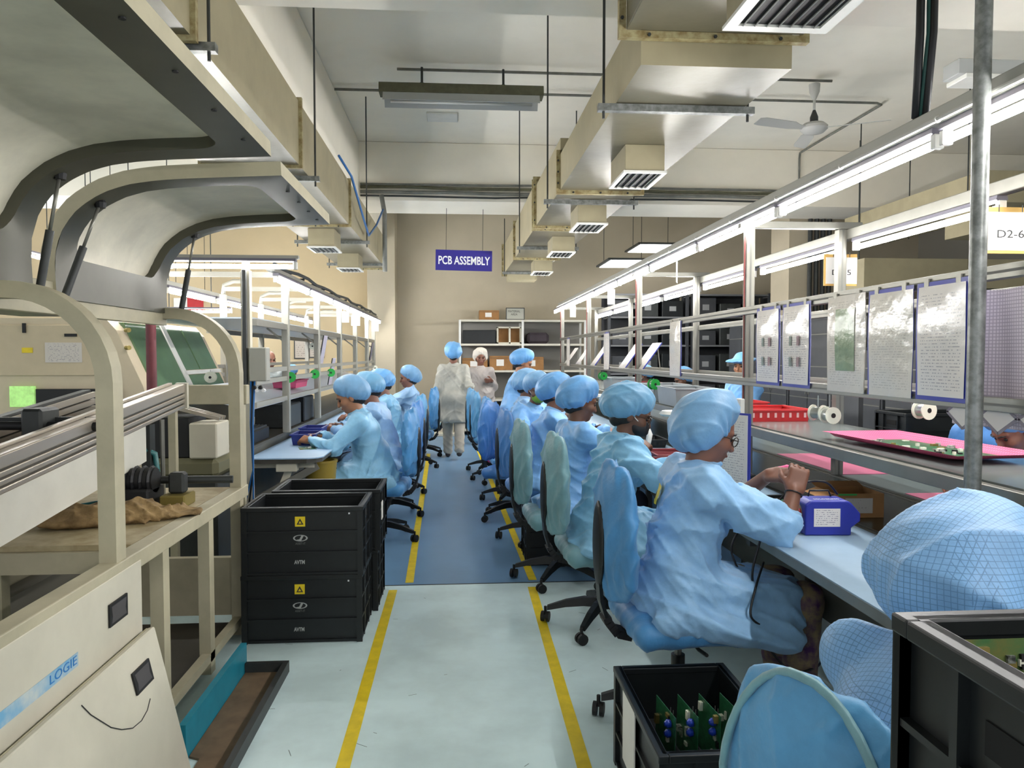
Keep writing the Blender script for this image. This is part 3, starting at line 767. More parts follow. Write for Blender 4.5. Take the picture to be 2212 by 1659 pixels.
B().bbox(-1.71, -1.58, 2.98, 3.12, 1.05, 1.10, 0.006).build('block_cap', M_brass, sb, world=True)
B().cyl((-1.98, 2.95, 1.36), (-1.80, 2.88, 1.36), 0.075, 20).cyl((-1.80, 2.88, 1.36), (-1.76, 2.865, 1.36), 0.045, 16).build('motor', M_dark, cv, world=True, smooth='auto')
for y, x in ((3.62, -1.47), (1.5, -1.47), (3.62, -1.93)): B().box(x - 0.02, x + 0.02, y - 0.03, y + 0.03, 0.772, inc(y, 1.0)).build('support_leg', M_dark, cv, world=True)
B().cyl((-1.42, 3.66, 0.78), (-1.42, 3.66, 1.14), 0.011, 8).build('jack_rod', M_alu, cv, world=True)
# gear pump on the table
pu = thing('gear_pump', 'black oily pump with cross shaft on machine table', 'pump', (-1.45, 3.4, 0.772))
B().bbox(-0.10, 0.10, -0.09, 0.09, 0.0, 0.09, 0.008).build('pump_body', M_rubber, pu)
B().cyl((-0.10, 0, 0.12), (0.10, 0, 0.12), 0.055, 14).build('coil_drum', M_rubber, pu, smooth='auto')
for k in range(6): B().lathe([(0.058, -0.008), (0.066, 0), (0.058, 0.008)], (-0.085 + 0.034 * k, 0, 0.12), 14, 'x').build('drum_ring', M_cable, pu)
B().cyl((-0.30, 0.0, 0.12), (0.40, 0.12, 0.10), 0.018, 10).build('shaft', M_dark, pu, smooth='auto')
B().bbox(0.13, 0.24, -0.05, 0.09, 0.0, 0.055, 0.006).build('bearing_foot', M_brass, pu)
B().bbox(0.15, 0.22, 0.0, 0.06, 0.055, 0.15, 0.01).build('bearing_block', M_dark, pu)
# tan rag
s = SDF((-0.36, -0.2, -0.02), (0.36, 0.2, 0.14), 0.008)
s.ell((-0.08, 0, 0.018), (0.24, 0.12, 0.035)).ell((-0.10, 0.02, 0.04), (0.17, 0.08, 0.03), k=0.03).ell((0.17, -0.02, 0.012), (0.12, 0.09, 0.016), k=0.03).ell((0.05, -0.01, 0.04), (0.07, 0.06, 0.03), k=0.03)
s.warp(fold(3, 0.009, 34, (1, 0.4, 0)))
o = s.build('rag', M_rag); o.location = (-1.36, 3.12, 0.778); o.rotation_euler = (0, 0, 0.5); props(o, 'crumpled tan work rag on stained machine table', 'rag')
for i, (pts, m, lab) in enumerate((
    ([(-1.50, 3.58, 1.02), (-1.44, 3.62, 0.98), (-1.43, 3.62, 0.90), (-1.47, 3.55, 0.83), (-1.60, 3.40, 0.79), (-1.75, 3.2, 0.785)], mat('hose_teal', '2e6f70', 0.4), 'teal rubber hose looping down beside conveyor end'),
    ([(-1.62, 3.72, 1.0), (-1.60, 3.74, 0.9), (-1.60, 3.72, 0.80), (-1.6, 3.7, 0.785)], M_rubber, 'black rubber hose standing behind the gear pump'))):
    one('hose', B().tube(pts, 0.014 if i == 0 else 0.026, 8), m, lab, 'hose', smooth=True)

# ================================================================== cream oven machine behind
ov = thing('reflow_oven', 'cream enclosed machine with slanted green windows behind soldering machine', 'machine', (-3.0, 6.0, 0))
prof = [(-4.6, 0.1), (-2.12, 0.1), (-2.12, 1.10), (-2.16, 1.24), (-2.24, 1.42), (-2.33, 1.62), (-2.40, 1.70), (-4.6, 1.70)]
B().prism(prof, 'y', 5.25, 7.0).build('housing', mat('oven_cream', 'cdbfa4', 0.55, var=0.05), ov, world=True)
B().bbox(-4.4, -2.47, 5.236, 5.252, 1.31, 1.655, 0.004).build('front_hatch', mat('oven_cream2', 'c6b79a', 0.55, var=0.05), ov, world=True)
for x in (-3.3, -2.62): B().box(x - 0.04, x + 0.04, 5.228, 5.237, 1.575, 1.595).build('hatch_latch', M_rubber, ov, world=True)
B().box(-2.93, -2.91, 5.224, 5.237, 1.60, 1.665).build('hatch_handle', M_rubber, ov, world=True)
B().box(-2.79, -2.55, 5.2325, 5.236, 1.40, 1.535).build('paper_notice', printed('notice', 'cfc8c0', '8d8790', 14, 3, (0, 2)), ov, world=True)
B().box(-2.94, -2.87, 5.2325, 5.236, 1.465, 1.50).build('yellow_label', M_tape, ov, world=True)
B().box(-2.85, -2.30, 5.22, 5.245, 1.10, 1.22).build('feed_slot', M_rubber, ov, world=True)
B().box(-3.02, -2.86, 5.22, 5.243, 1.10, 1.24).build('green_screen', mat('screen_green', '9fd27a', 0.4, emit=0.25, var=0.3, vscale=30), ov, world=True)
def slant(y0, y1, z0, z1, off, name, m, x=lambda z: -2.10 - (z - 1.12) * 0.46):
    B().add([(x(z0) + off, y0, z0), (x(z0) + off, y1, z0), (x(z1) + off, y1, z1), (x(z1) + off, y0, z1), (x(z0) - 0.03, y0, z0), (x(z0) - 0.03, y1, z0), (x(z1) - 0.03, y1, z1), (x(z1) - 0.03, y0, z1)],
            [(0, 1, 2, 3), (7, 6, 5, 4), (0, 4, 5, 1), (1, 5, 6, 2), (2, 6, 7, 3), (3, 7, 4, 0)]).build(name, m, ov, world=True)
slant(5.40, 6.02, 1.13, 1.68, 0.012, 'window_pane', M_green_glass)
for y0, y1 in ((6.12, 6.45), (6.48, 6.9)): slant(y0, y1, 1.33, 1.66, 0.012, 'window_pane', M_green_glass)
slant(6.12, 6.9, 1.13, 1.29, 0.012, 'window_pane', M_green_glass)
slant(6.08, 6.95, 1.295, 1.325, 0.02, 'mullion', M_white); slant(6.03, 6.11, 1.12, 1.69, 0.02, 'mullion', M_white)
for z in (1.62, 1.5): B().cyl((-2.27, 5.26, z), (-2.24, 5.24, z), 0.016, 8).build('knob', M_brass, ov, world=True)
one('stand_pipe', B().cyl((-2.02, 5.05, 0.0), (-2.02, 5.05, 1.72), 0.032, 12), mat('maroon_pipe', '6b2f36', 0.5, var=0.2), 'dark maroon vertical pipe in front of green window', 'pipe', smooth='auto')
one('cross_member', B().bbox(-1.66, -1.2, 4.3, 4.36, 1.17, 1.28, 0.004).box(-1.64, -1.60, 4.31, 4.35, 0.0, 1.17).box(-1.26, -1.22, 4.31, 4.35, 0.0, 1.17), M_mach, 'cream crossbar stand between soldering machine and left bench', 'stand')
# small dark transfer unit behind the far arch
tu = thing('transfer_unit', 'dark transfer unit with ribbed aluminium ramps behind far arch post', 'machine', (-1.45, 4.6, 0))
B().bbox(-1.85, -1.42, 4.45, 4.92, 0.0, 0.72, 0.01).build('cabinet', M_dark, tu, world=True)
B().bbox(-1.82, -1.42, 4.46, 4.9, 0.72, 0.84, 0.03).build('cover', mat('cover_olive', '6d6a50', 0.4), tu, world=True)
for k in range(3): B().bar((-1.78, 4.50 + k * 0.05, 1.17), (-1.42, 4.52 + k * 0.05, 1.07), 0.03, 0.02).build('ramp_bar', M_anod, tu, world=True)
B().bbox(-1.58, -1.42, 4.46, 4.7, 0.84, 1.05, 0.008).build('side_housing', M_machp, tu, world=True)
B().bbox(-1.82, -1.59, 4.5, 4.8, 0.84, 1.08, 0.006).build('dark_housing', M_rubber, tu, world=True)

# ================================================================== stacking crates
CW, CD, CH = 0.60, 0.40, 0.345
def crate(name='stacking_crate', marks=True, front=-1):
    t = thing(name, 'x', 'crate')
    b = B(); w, d, h, th = CW / 2, CD / 2, CH, 0.012
    wi, di = w - 0.016, d - 0.016
    # walls a little inside the ribs
    for sx in (-1, 1):
        b.box(min(sx * wi, sx * (wi - th)), max(sx * wi, sx * (wi - th)), -di, di, 0.0, h)
    for sy in (-1, 1):
        b.box(-wi, wi, min(sy * di, sy * (di - th)), max(sy * di, sy * (di - th)), 0.0, h)
    b.box(-wi, wi, -di, di, 0.0, th)
    r = B()
    ro, ri = 0.0, 0.030
    r.box(-w, w, -d, -d + ri, h - 0.022, h).box(-w, w, d - ri, d, h - 0.022, h).box(-w, -w + ri, -d + ri, d - ri, h - 0.022, h).box(w - ri, w, -d + ri, d - ri, h - 0.022, h)
    r.build('rim', M_blk, t, bevel=0.003)
    for z in (0.012, 0.118, 0.222):
        q = B(); e = 0.009
        q.box(-w + 0.004, w - 0.004, -d + 0.004, -d + 0.016, z - e / 2, z + e / 2).box(-w + 0.004, w - 0.004, d - 0.016, d - 0.004, z - e / 2, z + e / 2)
        q.box(-w + 0.004, -w + 0.016, -d + 0.016, d - 0.016, z - e / 2, z + e / 2).box(w - 0.016, w - 0.004, -d + 0.016, d - 0.016, z - e / 2, z + e / 2)
        q.build('rib', M_blk, t)
    q = b
    for sx in (-1, 1):
        for y in (-d + 0.01, -0.09, 0.09, d - 0.01): q.box(min(sx * (w - 0.016), sx * (w - 0.002)), max(sx * (w - 0.016), sx * (w - 0.002)), y - 0.006, y + 0.006, 0, h - 0.02)
        for sy in (-1, 1): q.box(min(sx * (w - 0.03), sx * (w - 0.002)), max(sx * (w - 0.03), sx * (w - 0.002)), min(sy * (d - 0.016), sy * (d - 0.002)), max(sy * (d - 0.016), sy * (d - 0.002)), 0, h - 0.02)
    q.build('body', M_blk, t)
    for sx in (-1, 1):
        B().box(min(sx * (w - 0.0155), sx * (w - 0.014)), max(sx * (w - 0.0155), sx * (w - 0.014)), -0.06, 0.06, 0.25, 0.285).build('hand_hole', mat('hole_dark', '030404', 0.9), t)
    if marks:
        y = -d + 0.0155
        yl = B().box(-0.038 + 0.0, 0.012, y - 0.0005, y + 0.002, 0.246, 0.296).build('esd_label', M_tape, t)
        tri = [(-0.013, 0.287), (-0.030, 0.256), (0.004, 0.256)]
        ti = [(-0.013, 0.275), (-0.021, 0.261), (-0.005, 0.261)]
        vs = [(x, y - 0.0012, z) for x, z in tri] + [(x, y - 0.0012, z) for x, z in ti]
        B().add(vs, [(0, 1, 4, 3), (1, 2, 5, 4), (2, 0, 3, 5)]).build('esd_triangle', M_ink_k, yl)
        lg = B(); N = 28
        vs = [(-0.012 + rr * math.cos(2 * PI * k / N) * 0.036, y - 0.0008, 0.188 + rr * math.sin(2 * PI * k / N) * 0.0165) for rr in (1, 0.78) for k in range(N)]
        lg.add(vs, [(k, (k + 1) % N, N + (k + 1) % N, N + k) for k in range(N)])
        lg.add([(-0.022, y - 0.0008, 0.172), (-0.010, y - 0.0008, 0.172), (0.006, y - 0.0008, 0.203), (-0.006, y - 0.0008, 0.203)], [(0, 1, 2, 3)])
        lg.add([(-0.040, y - 0.0008, 0.178), (-0.016, y - 0.0008, 0.176), (-0.014, y - 0.0008, 0.183)], [(0, 1, 2)])
        lg.build('oval_emblem', mat('print_grey', 'a8aaa8', 0.6), t)
        lettering('emblem_lettering', 'ASSET-IT', 0.016, mat('print_dim', '6a6e6c', 0.6), t, (-0.012, y - 0.0006, 0.160), FACE_CAM, width=0.05)
        lettering('side_lettering', 'AVTM', 0.026, mat('print_grey', 'a8aaa8', 0.6), t, (-0.017, y - 0.0006, 0.066), FACE_CAM, width=0.052, bold=0.001)
        B().box(0.225, 0.233, y - 0.0006, y + 0.001, 0.305, 0.313).build('white_dot', M_ink_w, t)
    return t
CX = -0.785; CY = 3.93
cr = crate(); cr.location = (CX, CY, 0.0035); cr['label'] = 'lower black crate of the front stack with yellow symbol label'; cr['group'] = 'stacked black crates beside machine'
dup(cr, (CX + 0.008, CY - 0.012, 0.0035 + CH), label='open topmost black crate of the front stack with yellow symbol label')
dup(cr, (CX + 0.03, CY + 0.45, 0.0035), label='lower black crate of the stack just behind the front stack')
top2 = dup(cr, (CX + 0.045, CY + 0.45, 0.0035 + CH), label='open topmost black crate of the stack just behind the front stack')
b = B().box(CW / 2 - 0.003, CW / 2 + 0.001, -0.13, -0.06, 0.16, 0.26).build('white_tag', M_paper, top2)
plain = crate('stacking_crate', marks=False)
plain.location = (0.545 + CD / 2, 2.255, 0.0035); plain.rotation_euler = (0, 0, PI / 2)
props(plain, 'open black crate of upright circuit boards on floor in near foreground', 'crate')
B().box(-0.02, 0.14, CD / 2 - 0.003, CD / 2 + 0.001, 0.10, 0.33).build('paper_label', M_paper, plain)
# ================================================================== right hand assembly line
M_mat = mat('bench_mat_blue', '8fa9be', 0.4, var=0.07, vscale=5, spec=0.4)
M_matL = mat('bench_mat_pale', '9ab8d6', 0.33, var=0.06, vscale=5)
M_belt = mat('belt_green', '22332e', 0.22, var=0.15, vscale=3, spec=0.6)
M_shelf = mat('shelf_grey', '6f7674', 0.2, var=0.08, vscale=4, spec=0.6)
M_edge = mat('edge_dark', '46443e', 0.5, var=0.2, vscale=12)
M_pink = mat('pink_mat', 'b0607c', 0.45, var=0.08)
M_pinkb = mat('pink_mesh', 'e0648c', 0.5, grid=dict(axes=(0, 1), step=0.012, w=0.35, col='b23f69'))
M_pcb = mat('pcb_green', '2c6b45', 0.35, col2='1b4a30', vscale=40)
M_chip = mat('chip_grey', 'b9bdb4', 0.4, col2='30332f', vscale=60)
M_bsleeve = mat('sleeve_blue', '2f3aa0', 0.35)
M_doc = printed('doc_print', 'e6e0d9', 'b2aeae', 34, 4, (1, 2), 0.5, 0.16, 0.22)
M_doc2 = printed('doc_print_faint', 'ddd7cc', 'c2bcb2', 40, 3, (1, 2), 0.5, 0.16, 0.3)
M_docg = mat('doc_green', '8ea381', 0.2, var=0.15, vscale=9, bump=0.3, bscale=9)
M_spoolg = mat('spool_green', '1f9a3e', 0.4)
M_spoolw = mat('spool_white', 'dfe0cf', 0.45)
M_wire = mat('solder_wire', 'a9adab', 0.3, metal=0.7)
M_station = mat('station_blue', '25309a', 0.38, var=0.08)
M_grey = mat('bin_grey', '8f9699', 0.45, var=0.06)
M_maroon = mat('dark_red', '7e2c34', 0.5, var=0.15)
Y0, Y1 = -2.8, 12.2

wb = thing('workbench', 'long blue topped workbench nearest the aisle on the right', 'workbench', (1.4, 6, 0))
B().box(1.165, 1.615, Y0, Y1, 0.722, 0.748).build('top_board', M_edge, wb, world=True)
B().box(1.150, 1.615, Y0, Y1, 0.748, 0.753).build('blue_mat', M_mat, wb, world=True)
B().box(1.148, 1.164, Y0, Y1, 0.716, 0.749).build('edge_strip', M_alu, wb, world=True)
B().box(1.45, 1.47, Y0, Y1, 0.40, 0.72).build('modesty_panel', mat('kick_grey', '53554f', 0.6, var=0.1), wb, world=True)
for y in np.arange(-2.3, 12.2, 1.3):
    B().box(1.42, 1.46, y - 0.02, y + 0.02, 0.0, 0.722).build('leg', M_edge, wb, world=True)
    B().box(1.17, 1.46, y - 0.02, y + 0.02, 0.68, 0.722).build('bracket', M_edge, wb, world=True)
cb = thing('belt_conveyor', 'dark green belt conveyor running between the two right benches', 'conveyor', (1.92, 6, 0))
B().box(1.66, 2.165, Y0, Y1, 0.735, 0.747).build('belt', M_belt, cb, world=True)
for x in (1.622, 2.168):
    B().box(x, x + 0.036, Y0, Y1, 0.66, 0.752).build('side_rail', M_alu, cb, world=True)
    B().box(x + 0.014, x + 0.022, Y0, Y1, 0.752, 0.7545).build('rail_slot', M_edge, cb, world=True)
for y in np.arange(-2.3, 12.2, 1.3):
    for x in (1.66, 2.13): B().box(x, x + 0.03, y - 0.015, y + 0.015, 0, 0.70).build('leg', M_edge, cb, world=True)
w2 = thing('workbench', 'long grey topped workbench on the far side of the belt conveyor', 'workbench', (2.5, 6, 0))
B().box(2.21, 2.72, Y0, Y1, 0.722, 0.752).build('top_board', mat('bench_grey', '5b6464', 0.3, var=0.06), w2, world=True)
for y in np.arange(-2.3, 12.2, 1.3):
    for x in (2.25, 2.65): B().box(x, x + 0.04, y - 0.02, y + 0.02, 0, 0.722).build('leg', M_edge, w2, world=True)

# ---- aluminium rack
PY = [-2.4, 1.55, 4.15, 6.74, 9.36, 11.75]
rk = thing('aluminium_rack', 'aluminium profile rack over right benches carrying rails shelf and lights', 'rack', (1.93, 4.15, 0.75))
def profile_post(x, y, z0, z1, w=0.05):
    p = B().box(x - w / 2, x + w / 2, y - w / 2, y + w / 2, z0, z1).build('post', M_alu, rk, world=True, bevel=0.003)
    g = B()
    for s in (-1, 1):
        g.box(x - 0.005, x + 0.005, y + s * (w / 2 + 0.0006) - 0.0005, y + s * (w / 2 + 0.0006) + 0.0005, z0, z1)
    g.build('post_groove', mat('groove', '6a6a64', 0.6), p, world=True)
    return p
for i, y in enumerate(PY):
    for x, zb, zt in ((1.66, 0.7545, 2.22), (2.20, 0.7545, 2.17)):
        p = profile_post(x, y, zb, zt)
        if x < 2:
            B().tube([(x - 0.03, y - 0.012, 2.2), (x - 0.03, y - 0.008, 1.9), (x - 0.03, y - 0.012, 1.32), (x - 0.03, y - 0.01, 1.12)], 0.0045, 6).build('red_cable', mat('cable_red', '85423f', 0.6), p, world=True)
            B().bbox(x - 0.055, x - 0.026, y - 0.03, y + 0.03, 1.06, 1.20, 0.004).build('power_socket', M_white, p, world=True)
        B().box(x - 0.032, x + 0.032, y - 0.032, y + 0.032, 0.985, 1.04).build('post_clamp', M_dark, p, world=True)
    B().box(1.60, 2.32, y - 0.02, y + 0.02, 2.172, 2.212).build('crossbeam', M_alu, rk, world=True, bevel=0.003)
for x, z in ((1.635, 1.70), (1.635, 1.30), (2.225, 1.70), (2.225, 1.29)):
    o = B().box(x - 0.015, x + 0.015, 1.0 if z > 1.5 else (1.95 if x < 2 else 1.0), 11.8, z - 0.022, z + 0.022).build('rail', M_alu, rk, world=True, bevel=0.003)
    B().box(x - 0.0165, x - 0.0155, 1.95, 11.8, z - 0.004, z + 0.004).build('rail_groove', MATS['groove'], o, world=True)
B().box(1.59, 1.65, -2.7, 11.8, 2.217, 2.275).build('light_beam', mat('beam_grey', 'a7a7a0', 0.45, metal=0.3), rk, world=True, bevel=0.004)
B().box(2.225, 2.275, 1.0, 11.8, 2.112, 2.17).build('light_beam', M_alu, rk, world=True, bevel=0.004)
B().cyl((1.575, Y0, 2.225), (1.575, 11.8, 2.225), 0.009, 8).build('conduit', M_conw, rk, world=True)
ties = B()
for y in np.arange(0.5, 11.5, 0.62): ties.lathe([(0.012, -0.003), (0.012, 0.003)], (1.575, y, 2.225), 8, 'y')
ties.build('cable_ties', M_white, rk, world=True, kind='stuff')
B().box(1.665, 2.2, 1.0, 11.7, 1.046, 1.054).build('shelf_sheet', M_shelf, rk, world=True)
for x in (1.635, 2.21): B().box(x - 0.015, x + 0.02, 1.0, 11.7, 1.0, 1.05).build('shelf_rail', M_alu, rk, world=True, bevel=0.003)
# ---- galvanised pole and supply cables
pl = thing('support_pole', 'galvanised steel pole standing on near end of right bench', 'pole', (1.535, 2.10, 0.753))
B().cyl((0, 0, 0), (0, 0, 3.515), 0.0235, 16).build('tube', M_steel, pl, smooth='auto')
for i, (dx, r, m) in enumerate(((0, 0.014, M_cable), (0.03, 0.009, mat('cable_green', '23504a', 0.5)), (0.06, 0.013, M_cable))):
    p0 = Vector((1.60 + dx * 0.4, 2.52 - dx * 0.3, 2.28)); pts = [p0]
    for t in (0.15, 0.35, 0.6, 0.8, 1.0): pts.append(p0 + Vector((0.05 * t + dx * 2.2 * t + 0.02 * math.sin(5 * t + i), 0.12 * t, 1.98 * t)))
    one('supply_cable', B().tube(pts, r, 8), m, ['leftmost thick black cable dropping from ceiling to lamp beam', 'thin dark green cable between two black ceiling cables', 'rightmost thick black cable dropping from ceiling to lamp beam'][i], 'cable', 'ceiling supply cables', smooth=True)
# ---- signs on the light rows
def card_sign(x, y, z, text, label, w=0.19, h=0.155):
    t = thing('station_sign', label, 'sign', (x, y, z - h), 0, 'station number signs')
    B().box(-w / 2 - 0.012, w / 2, 0.0, 0.004, -0.012, h + 0.02).build('card_backing', mat('card_yellow', 'd0a860', 0.7), t)
    B().box(-w / 2, w / 2, -0.002, 0.0, 0, h).build('paper', M_paper, t)
    lettering('lettering', text, 0.045, M_ink_k, t, (0.0, -0.0025, h * 0.42), FACE_CAM, width=0.115)
    for sx in (-0.05, 0.05): B().cyl((sx, 0, h), (sx, 0, h + 0.03), 0.002, 5).build('hook', M_dark, t)
card_sign(2.24, 2.88, 2.03, 'D2-6', 'white paper sign reading D2-6 on yellow card under light beam')
card_sign(2.255, 4.24, 2.025, 'D2-5', 'white paper sign starting D2 half hidden behind aluminium post')
for i, y in enumerate((5.36, 7.7, 9.1, 10.3)):
    t = thing('hang_tag', ['white tag hanging from light row above third worker', 'white tag on light row above the fifth post', 'square white tag hanging far down the light row', 'smallest white tag at far end of light row'][i], 'tag', (1.60, y, 1.98), 0.5 if i % 2 else 1.2, 'tags under light row')
    B().bbox(-0.05, 0.05, -0.002, 0.002, 0, 0.16, 0.001).build('card', M_paper, t)
    B().cyl((0, 0, 0.16), (0, 0, 0.24), 0.002, 5).build('string', M_white, t)

# ---- document sleeves hung on the near rails
def sleeve(px0, px1, ytop, ybot, label, m, blue=(1, 1, 1, 1), xplane=1.612, tilt=0.0, picture=None, name='document_sleeve'):
    a, c = atX(px0, (ytop + ybot) / 2, xplane), atX(px1, (ytop + ybot) / 2, xplane)
    y0, y1 = sorted((a.y, c.y)); e_ = max(0, y1 - 11.5); y0 -= e_; y1 -= e_; y1 = min(y1, y0 + 0.3); zt = 1.70 - 0.01; zb = 1.305
    t = thing(name, label, 'document', (xplane, (y0 + y1) / 2, zb - 0.01), 0, 'documents hung on the near rail')
    W, H_ = (y1 - y0) / 2, zt - zb + 0.02
    # gently bowed sheet
    def sheet(w0, w1, z0, z1, off, mm, nm, par):
        n = 8; vs = []
        for i in range(n + 1):
            for k in range(n + 1):
                u, v = i / n, k / n; y = w0 + (w1 - w0) * u; z = z0 + (z1 - z0) * v
                vs.append((off - 0.010 * math.sin(PI * (y + W) / (2 * W)) * math.sin(PI * z / H_) + 0.002 * math.sin(9 * y + 14 * z), y, z))
        return B().add(vs, [(i * (n + 1) + k, (i + 1) * (n + 1) + k, (i + 1) * (n + 1) + k + 1, i * (n + 1) + k + 1) for i in range(n) for k in range(n)]).build(nm, mm, par, smooth=True)
    e = 0.015
    back = sheet(-W, W, 0, H_, 0.003, M_bsleeve if any(blue) else M_doc2, 'backing', t)
    sheet(-W + e * blue[0], W - e * blue[1], e * blue[2], H_ - e * blue[3], 0.0, m, 'page', t)
    if picture: sheet(-W * 0.55, W * 0.45, H_ * 0.22, H_ * 0.86, -0.0025, picture, 'picture', t)
    for y in (-W * 0.6, W * 0.6): B().box(0.0, 0.006, y - 0.012, y + 0.012, H_ - 0.02, H_ + 0.012).build('clip', M_alu, t)
    return t
p1_ = sleeve(1632, 1684, 690, 830, 'leftmost blue edged instruction sheet with small photos beside post', M_doc)
p2_ = sleeve(1687, 1750, 680, 835, 'second blue edged instruction sheet with small photos', M_doc)
for t in (p1_, p2_):
    for k, (v, z) in enumerate(((-0.05, 0.2), (0.03, 0.2), (-0.05, 0.1), (0.03, 0.1))):
        B().box(-0.0135, -0.0125, v - 0.012, v + 0.012, z, z + 0.045).build('photo', mat('photo_%d' % (k % 2), ['8b6b6f', '6f7f76'][k % 2], 0.5, var=0.3, vscale=60), t)
sleeve(1784, 1868, 655, 850, 'clear sleeve with a green picture sheet in middle of rail', M_doc2, (0, 0, 0, 0), picture=M_docg)
sleeve(1873, 1971, 640, 855, 'crinkled blue edged sleeve left of the largest printed sheet', M_doc2, (0, 1, 0, 1))
sleeve(1977, 2092, 620, 862, 'largest blue edged printed sheet nearest the steel pole', M_doc)
sleeve(1427, 1471, 705, 812, 'single white sheet in blue sleeve on rail above third worker', M_doc2, (1, 1, 0, 0))
sleeve(1300, 1316, 716, 776, 'narrow white checklist hanging far down the rail', M_doc, (0, 0, 0, 1))
sleeve(1178, 1190, 738, 776, 'smallest white checklist near far end of rail', M_doc, (0, 0, 0, 1))
# lacy cloth bag right of the pole
lc = thing('hanging_cloth', 'pale lace cloth with diamond border hanging from rail right of pole', 'cloth', (1.69, 2.09, 1.22))
n, mrows = 22, 26; vs = []
for i in range(n + 1):
    for k in range(mrows + 1):
        u, v = i / n, k / mrows
        vs.append((-0.025 * math.sin(7 * u + 1) * (1 - 0.5 * v) - 0.01 * math.sin(15 * u), 0.30 - 0.50 * u, 0.455 * v - 0.02 * math.sin(4 * u) * v))
B().add(vs, [(i * (mrows + 1) + k, (i + 1) * (mrows + 1) + k, (i + 1) * (mrows + 1) + k + 1, i * (mrows + 1) + k + 1) for i in range(n) for k in range(mrows)]).build('cloth', mat('lace', 'cfc5cc', 0.8, grid=dict(axes=(1, 2), step=0.011, w=0.28, col='a99fa8')), lc, smooth=True)
for i in range(3):
    y = 0.22 - 0.16 * i; z0 = -0.005; xx = -0.042
    b = B().add([(xx, y - 0.07, z0 + 0.045), (xx, y, z0), (xx, y + 0.07, z0 + 0.045), (xx, y, z0 + 0.09)], [(0, 1, 2, 3)]); b.build('diamond', mat('lace_dia', 'ddd6cf', 0.7), lc)
    b = B()
    q = [(y - 0.078, z0 + 0.045), (y, z0 - 0.006), (y + 0.078, z0 + 0.045), (y, z0 + 0.096)]
    for k in range(4): b.bar((xx + 0.001, *q[k]), (xx + 0.001, *q[(k + 1) % 4]), 0.01, 0.002, (1, 0, 0))
    b.build('diamond_edge', mat('lace_edge', '8d848c', 0.8), lc)
for y in (0.16, -0.12): B().tube([(-0.02, y, 0.45), (-0.03, y, 0.505), (-0.055, y, 0.505)], 0.003, 5).build('hook', M_dark, lc)
# boards leaning back on the middle rail
names = ['white sheet with blue spine leaning on rail, nearest of the leaning sheets', 'white sheet leaning on rail, second nearest of the leaning sheets', 'white sheet leaning on rail, third nearest of the leaning sheets', 'white sheet leaning on rail, fourth nearest of the leaning sheets', 'white sheet leaning on rail, fifth nearest of the leaning sheets', 'white sheet leaning on rail, farthest of the leaning sheets']
for i, (px0, px1) in enumerate(((1362, 1402), (1332, 1358), (1272, 1290), (1240, 1256), (1214, 1226), (1190, 1200))):
    a, c = atX(px0, 800, 1.66), atX(px1, 800, 1.66); y0, y1 = sorted((min(a.y, 11.3), min(c.y, 11.5))); w = min(0.30, max(0.16, y1 - y0))
    t = thing('leaning_document', names[i], 'document', (1.655, (y0 + y1) / 2, 1.324), 0, 'documents leaning on the middle rail')
    M = Matrix.Rotation(0.62, 4, 'Y')
    B().box(-0.002, 0.002, -w / 2, w / 2, 0, 0.29).xf(M).build('sheet', M_doc, t)
    if i < 3: B().box(-0.004, 0.004, -w / 2 - 0.016, -w / 2, 0, 0.29).xf(M).build('spine', M_bsleeve, t)
    B().bar((0.17, 0, 0.235), (0.20, 0, 0.0), 0.01, 0.004).build('stay', M_alu, t)
# ---- solder spools
def spool(x, y, z, label, col, rz=0.0, r=0.036, group='solder spools', stem=None):
    t = thing('solder_spool', label, 'spool', (x, y, z), rz, group)
    for s in (-1, 1): B().lathe([(0.012, -0.003), (r, -0.003), (r, 0.003), (0.012, 0.003)], (0, s * 0.026, 0), 20, 'y').build('flange', col, t, smooth='auto')
    B().lathe([(r * 0.72, -0.023), (r * 0.72, 0.023)], (0, 0, 0), 18, 'y').build('wire', M_wire, t, smooth='auto')
    B().cyl((0, -0.03, 0), (0, 0.03, 0), 0.011, 10).build('hub', M_rubber, t)
    if stem: B().cyl((0, 0, 0), (0, 0, stem), 0.003, 6).build('hanger', M_wire, t)
    return t
def onrail(px, py, xp=1.635): return atX(px, py, xp)
p = onrail(1767, 892); spool(p.x, p.y, p.z, 'white solder spool hanging below middle rail, left of the pair', M_spoolw, 0.5, 0.037, stem=0.08)
p = onrail(1787, 896, 1.62); spool(p.x, p.y - 0.02, p.z, 'white solder spool hanging below middle rail, right of the pair', M_spoolw, 0.1, 0.037, stem=0.09)
p = onrail(1996, 886, 2.0); spool(p.x, p.y, p.z, 'pale yellow ended solder spool with green back near the pole', M_spoolw, 0.2, 0.04, stem=0.05)
p = onrail(1412, 830); spool(p.x, p.y, p.z, 'bright green solder spool below rail behind second worker', M_spoolg, 0.3, 0.045, stem=0.05)
p = onrail(1302, 812); spool(p.x, p.y, p.z, 'bright green solder spool below rail beyond third worker', M_spoolg, 0.3, 0.045, stem=0.05)
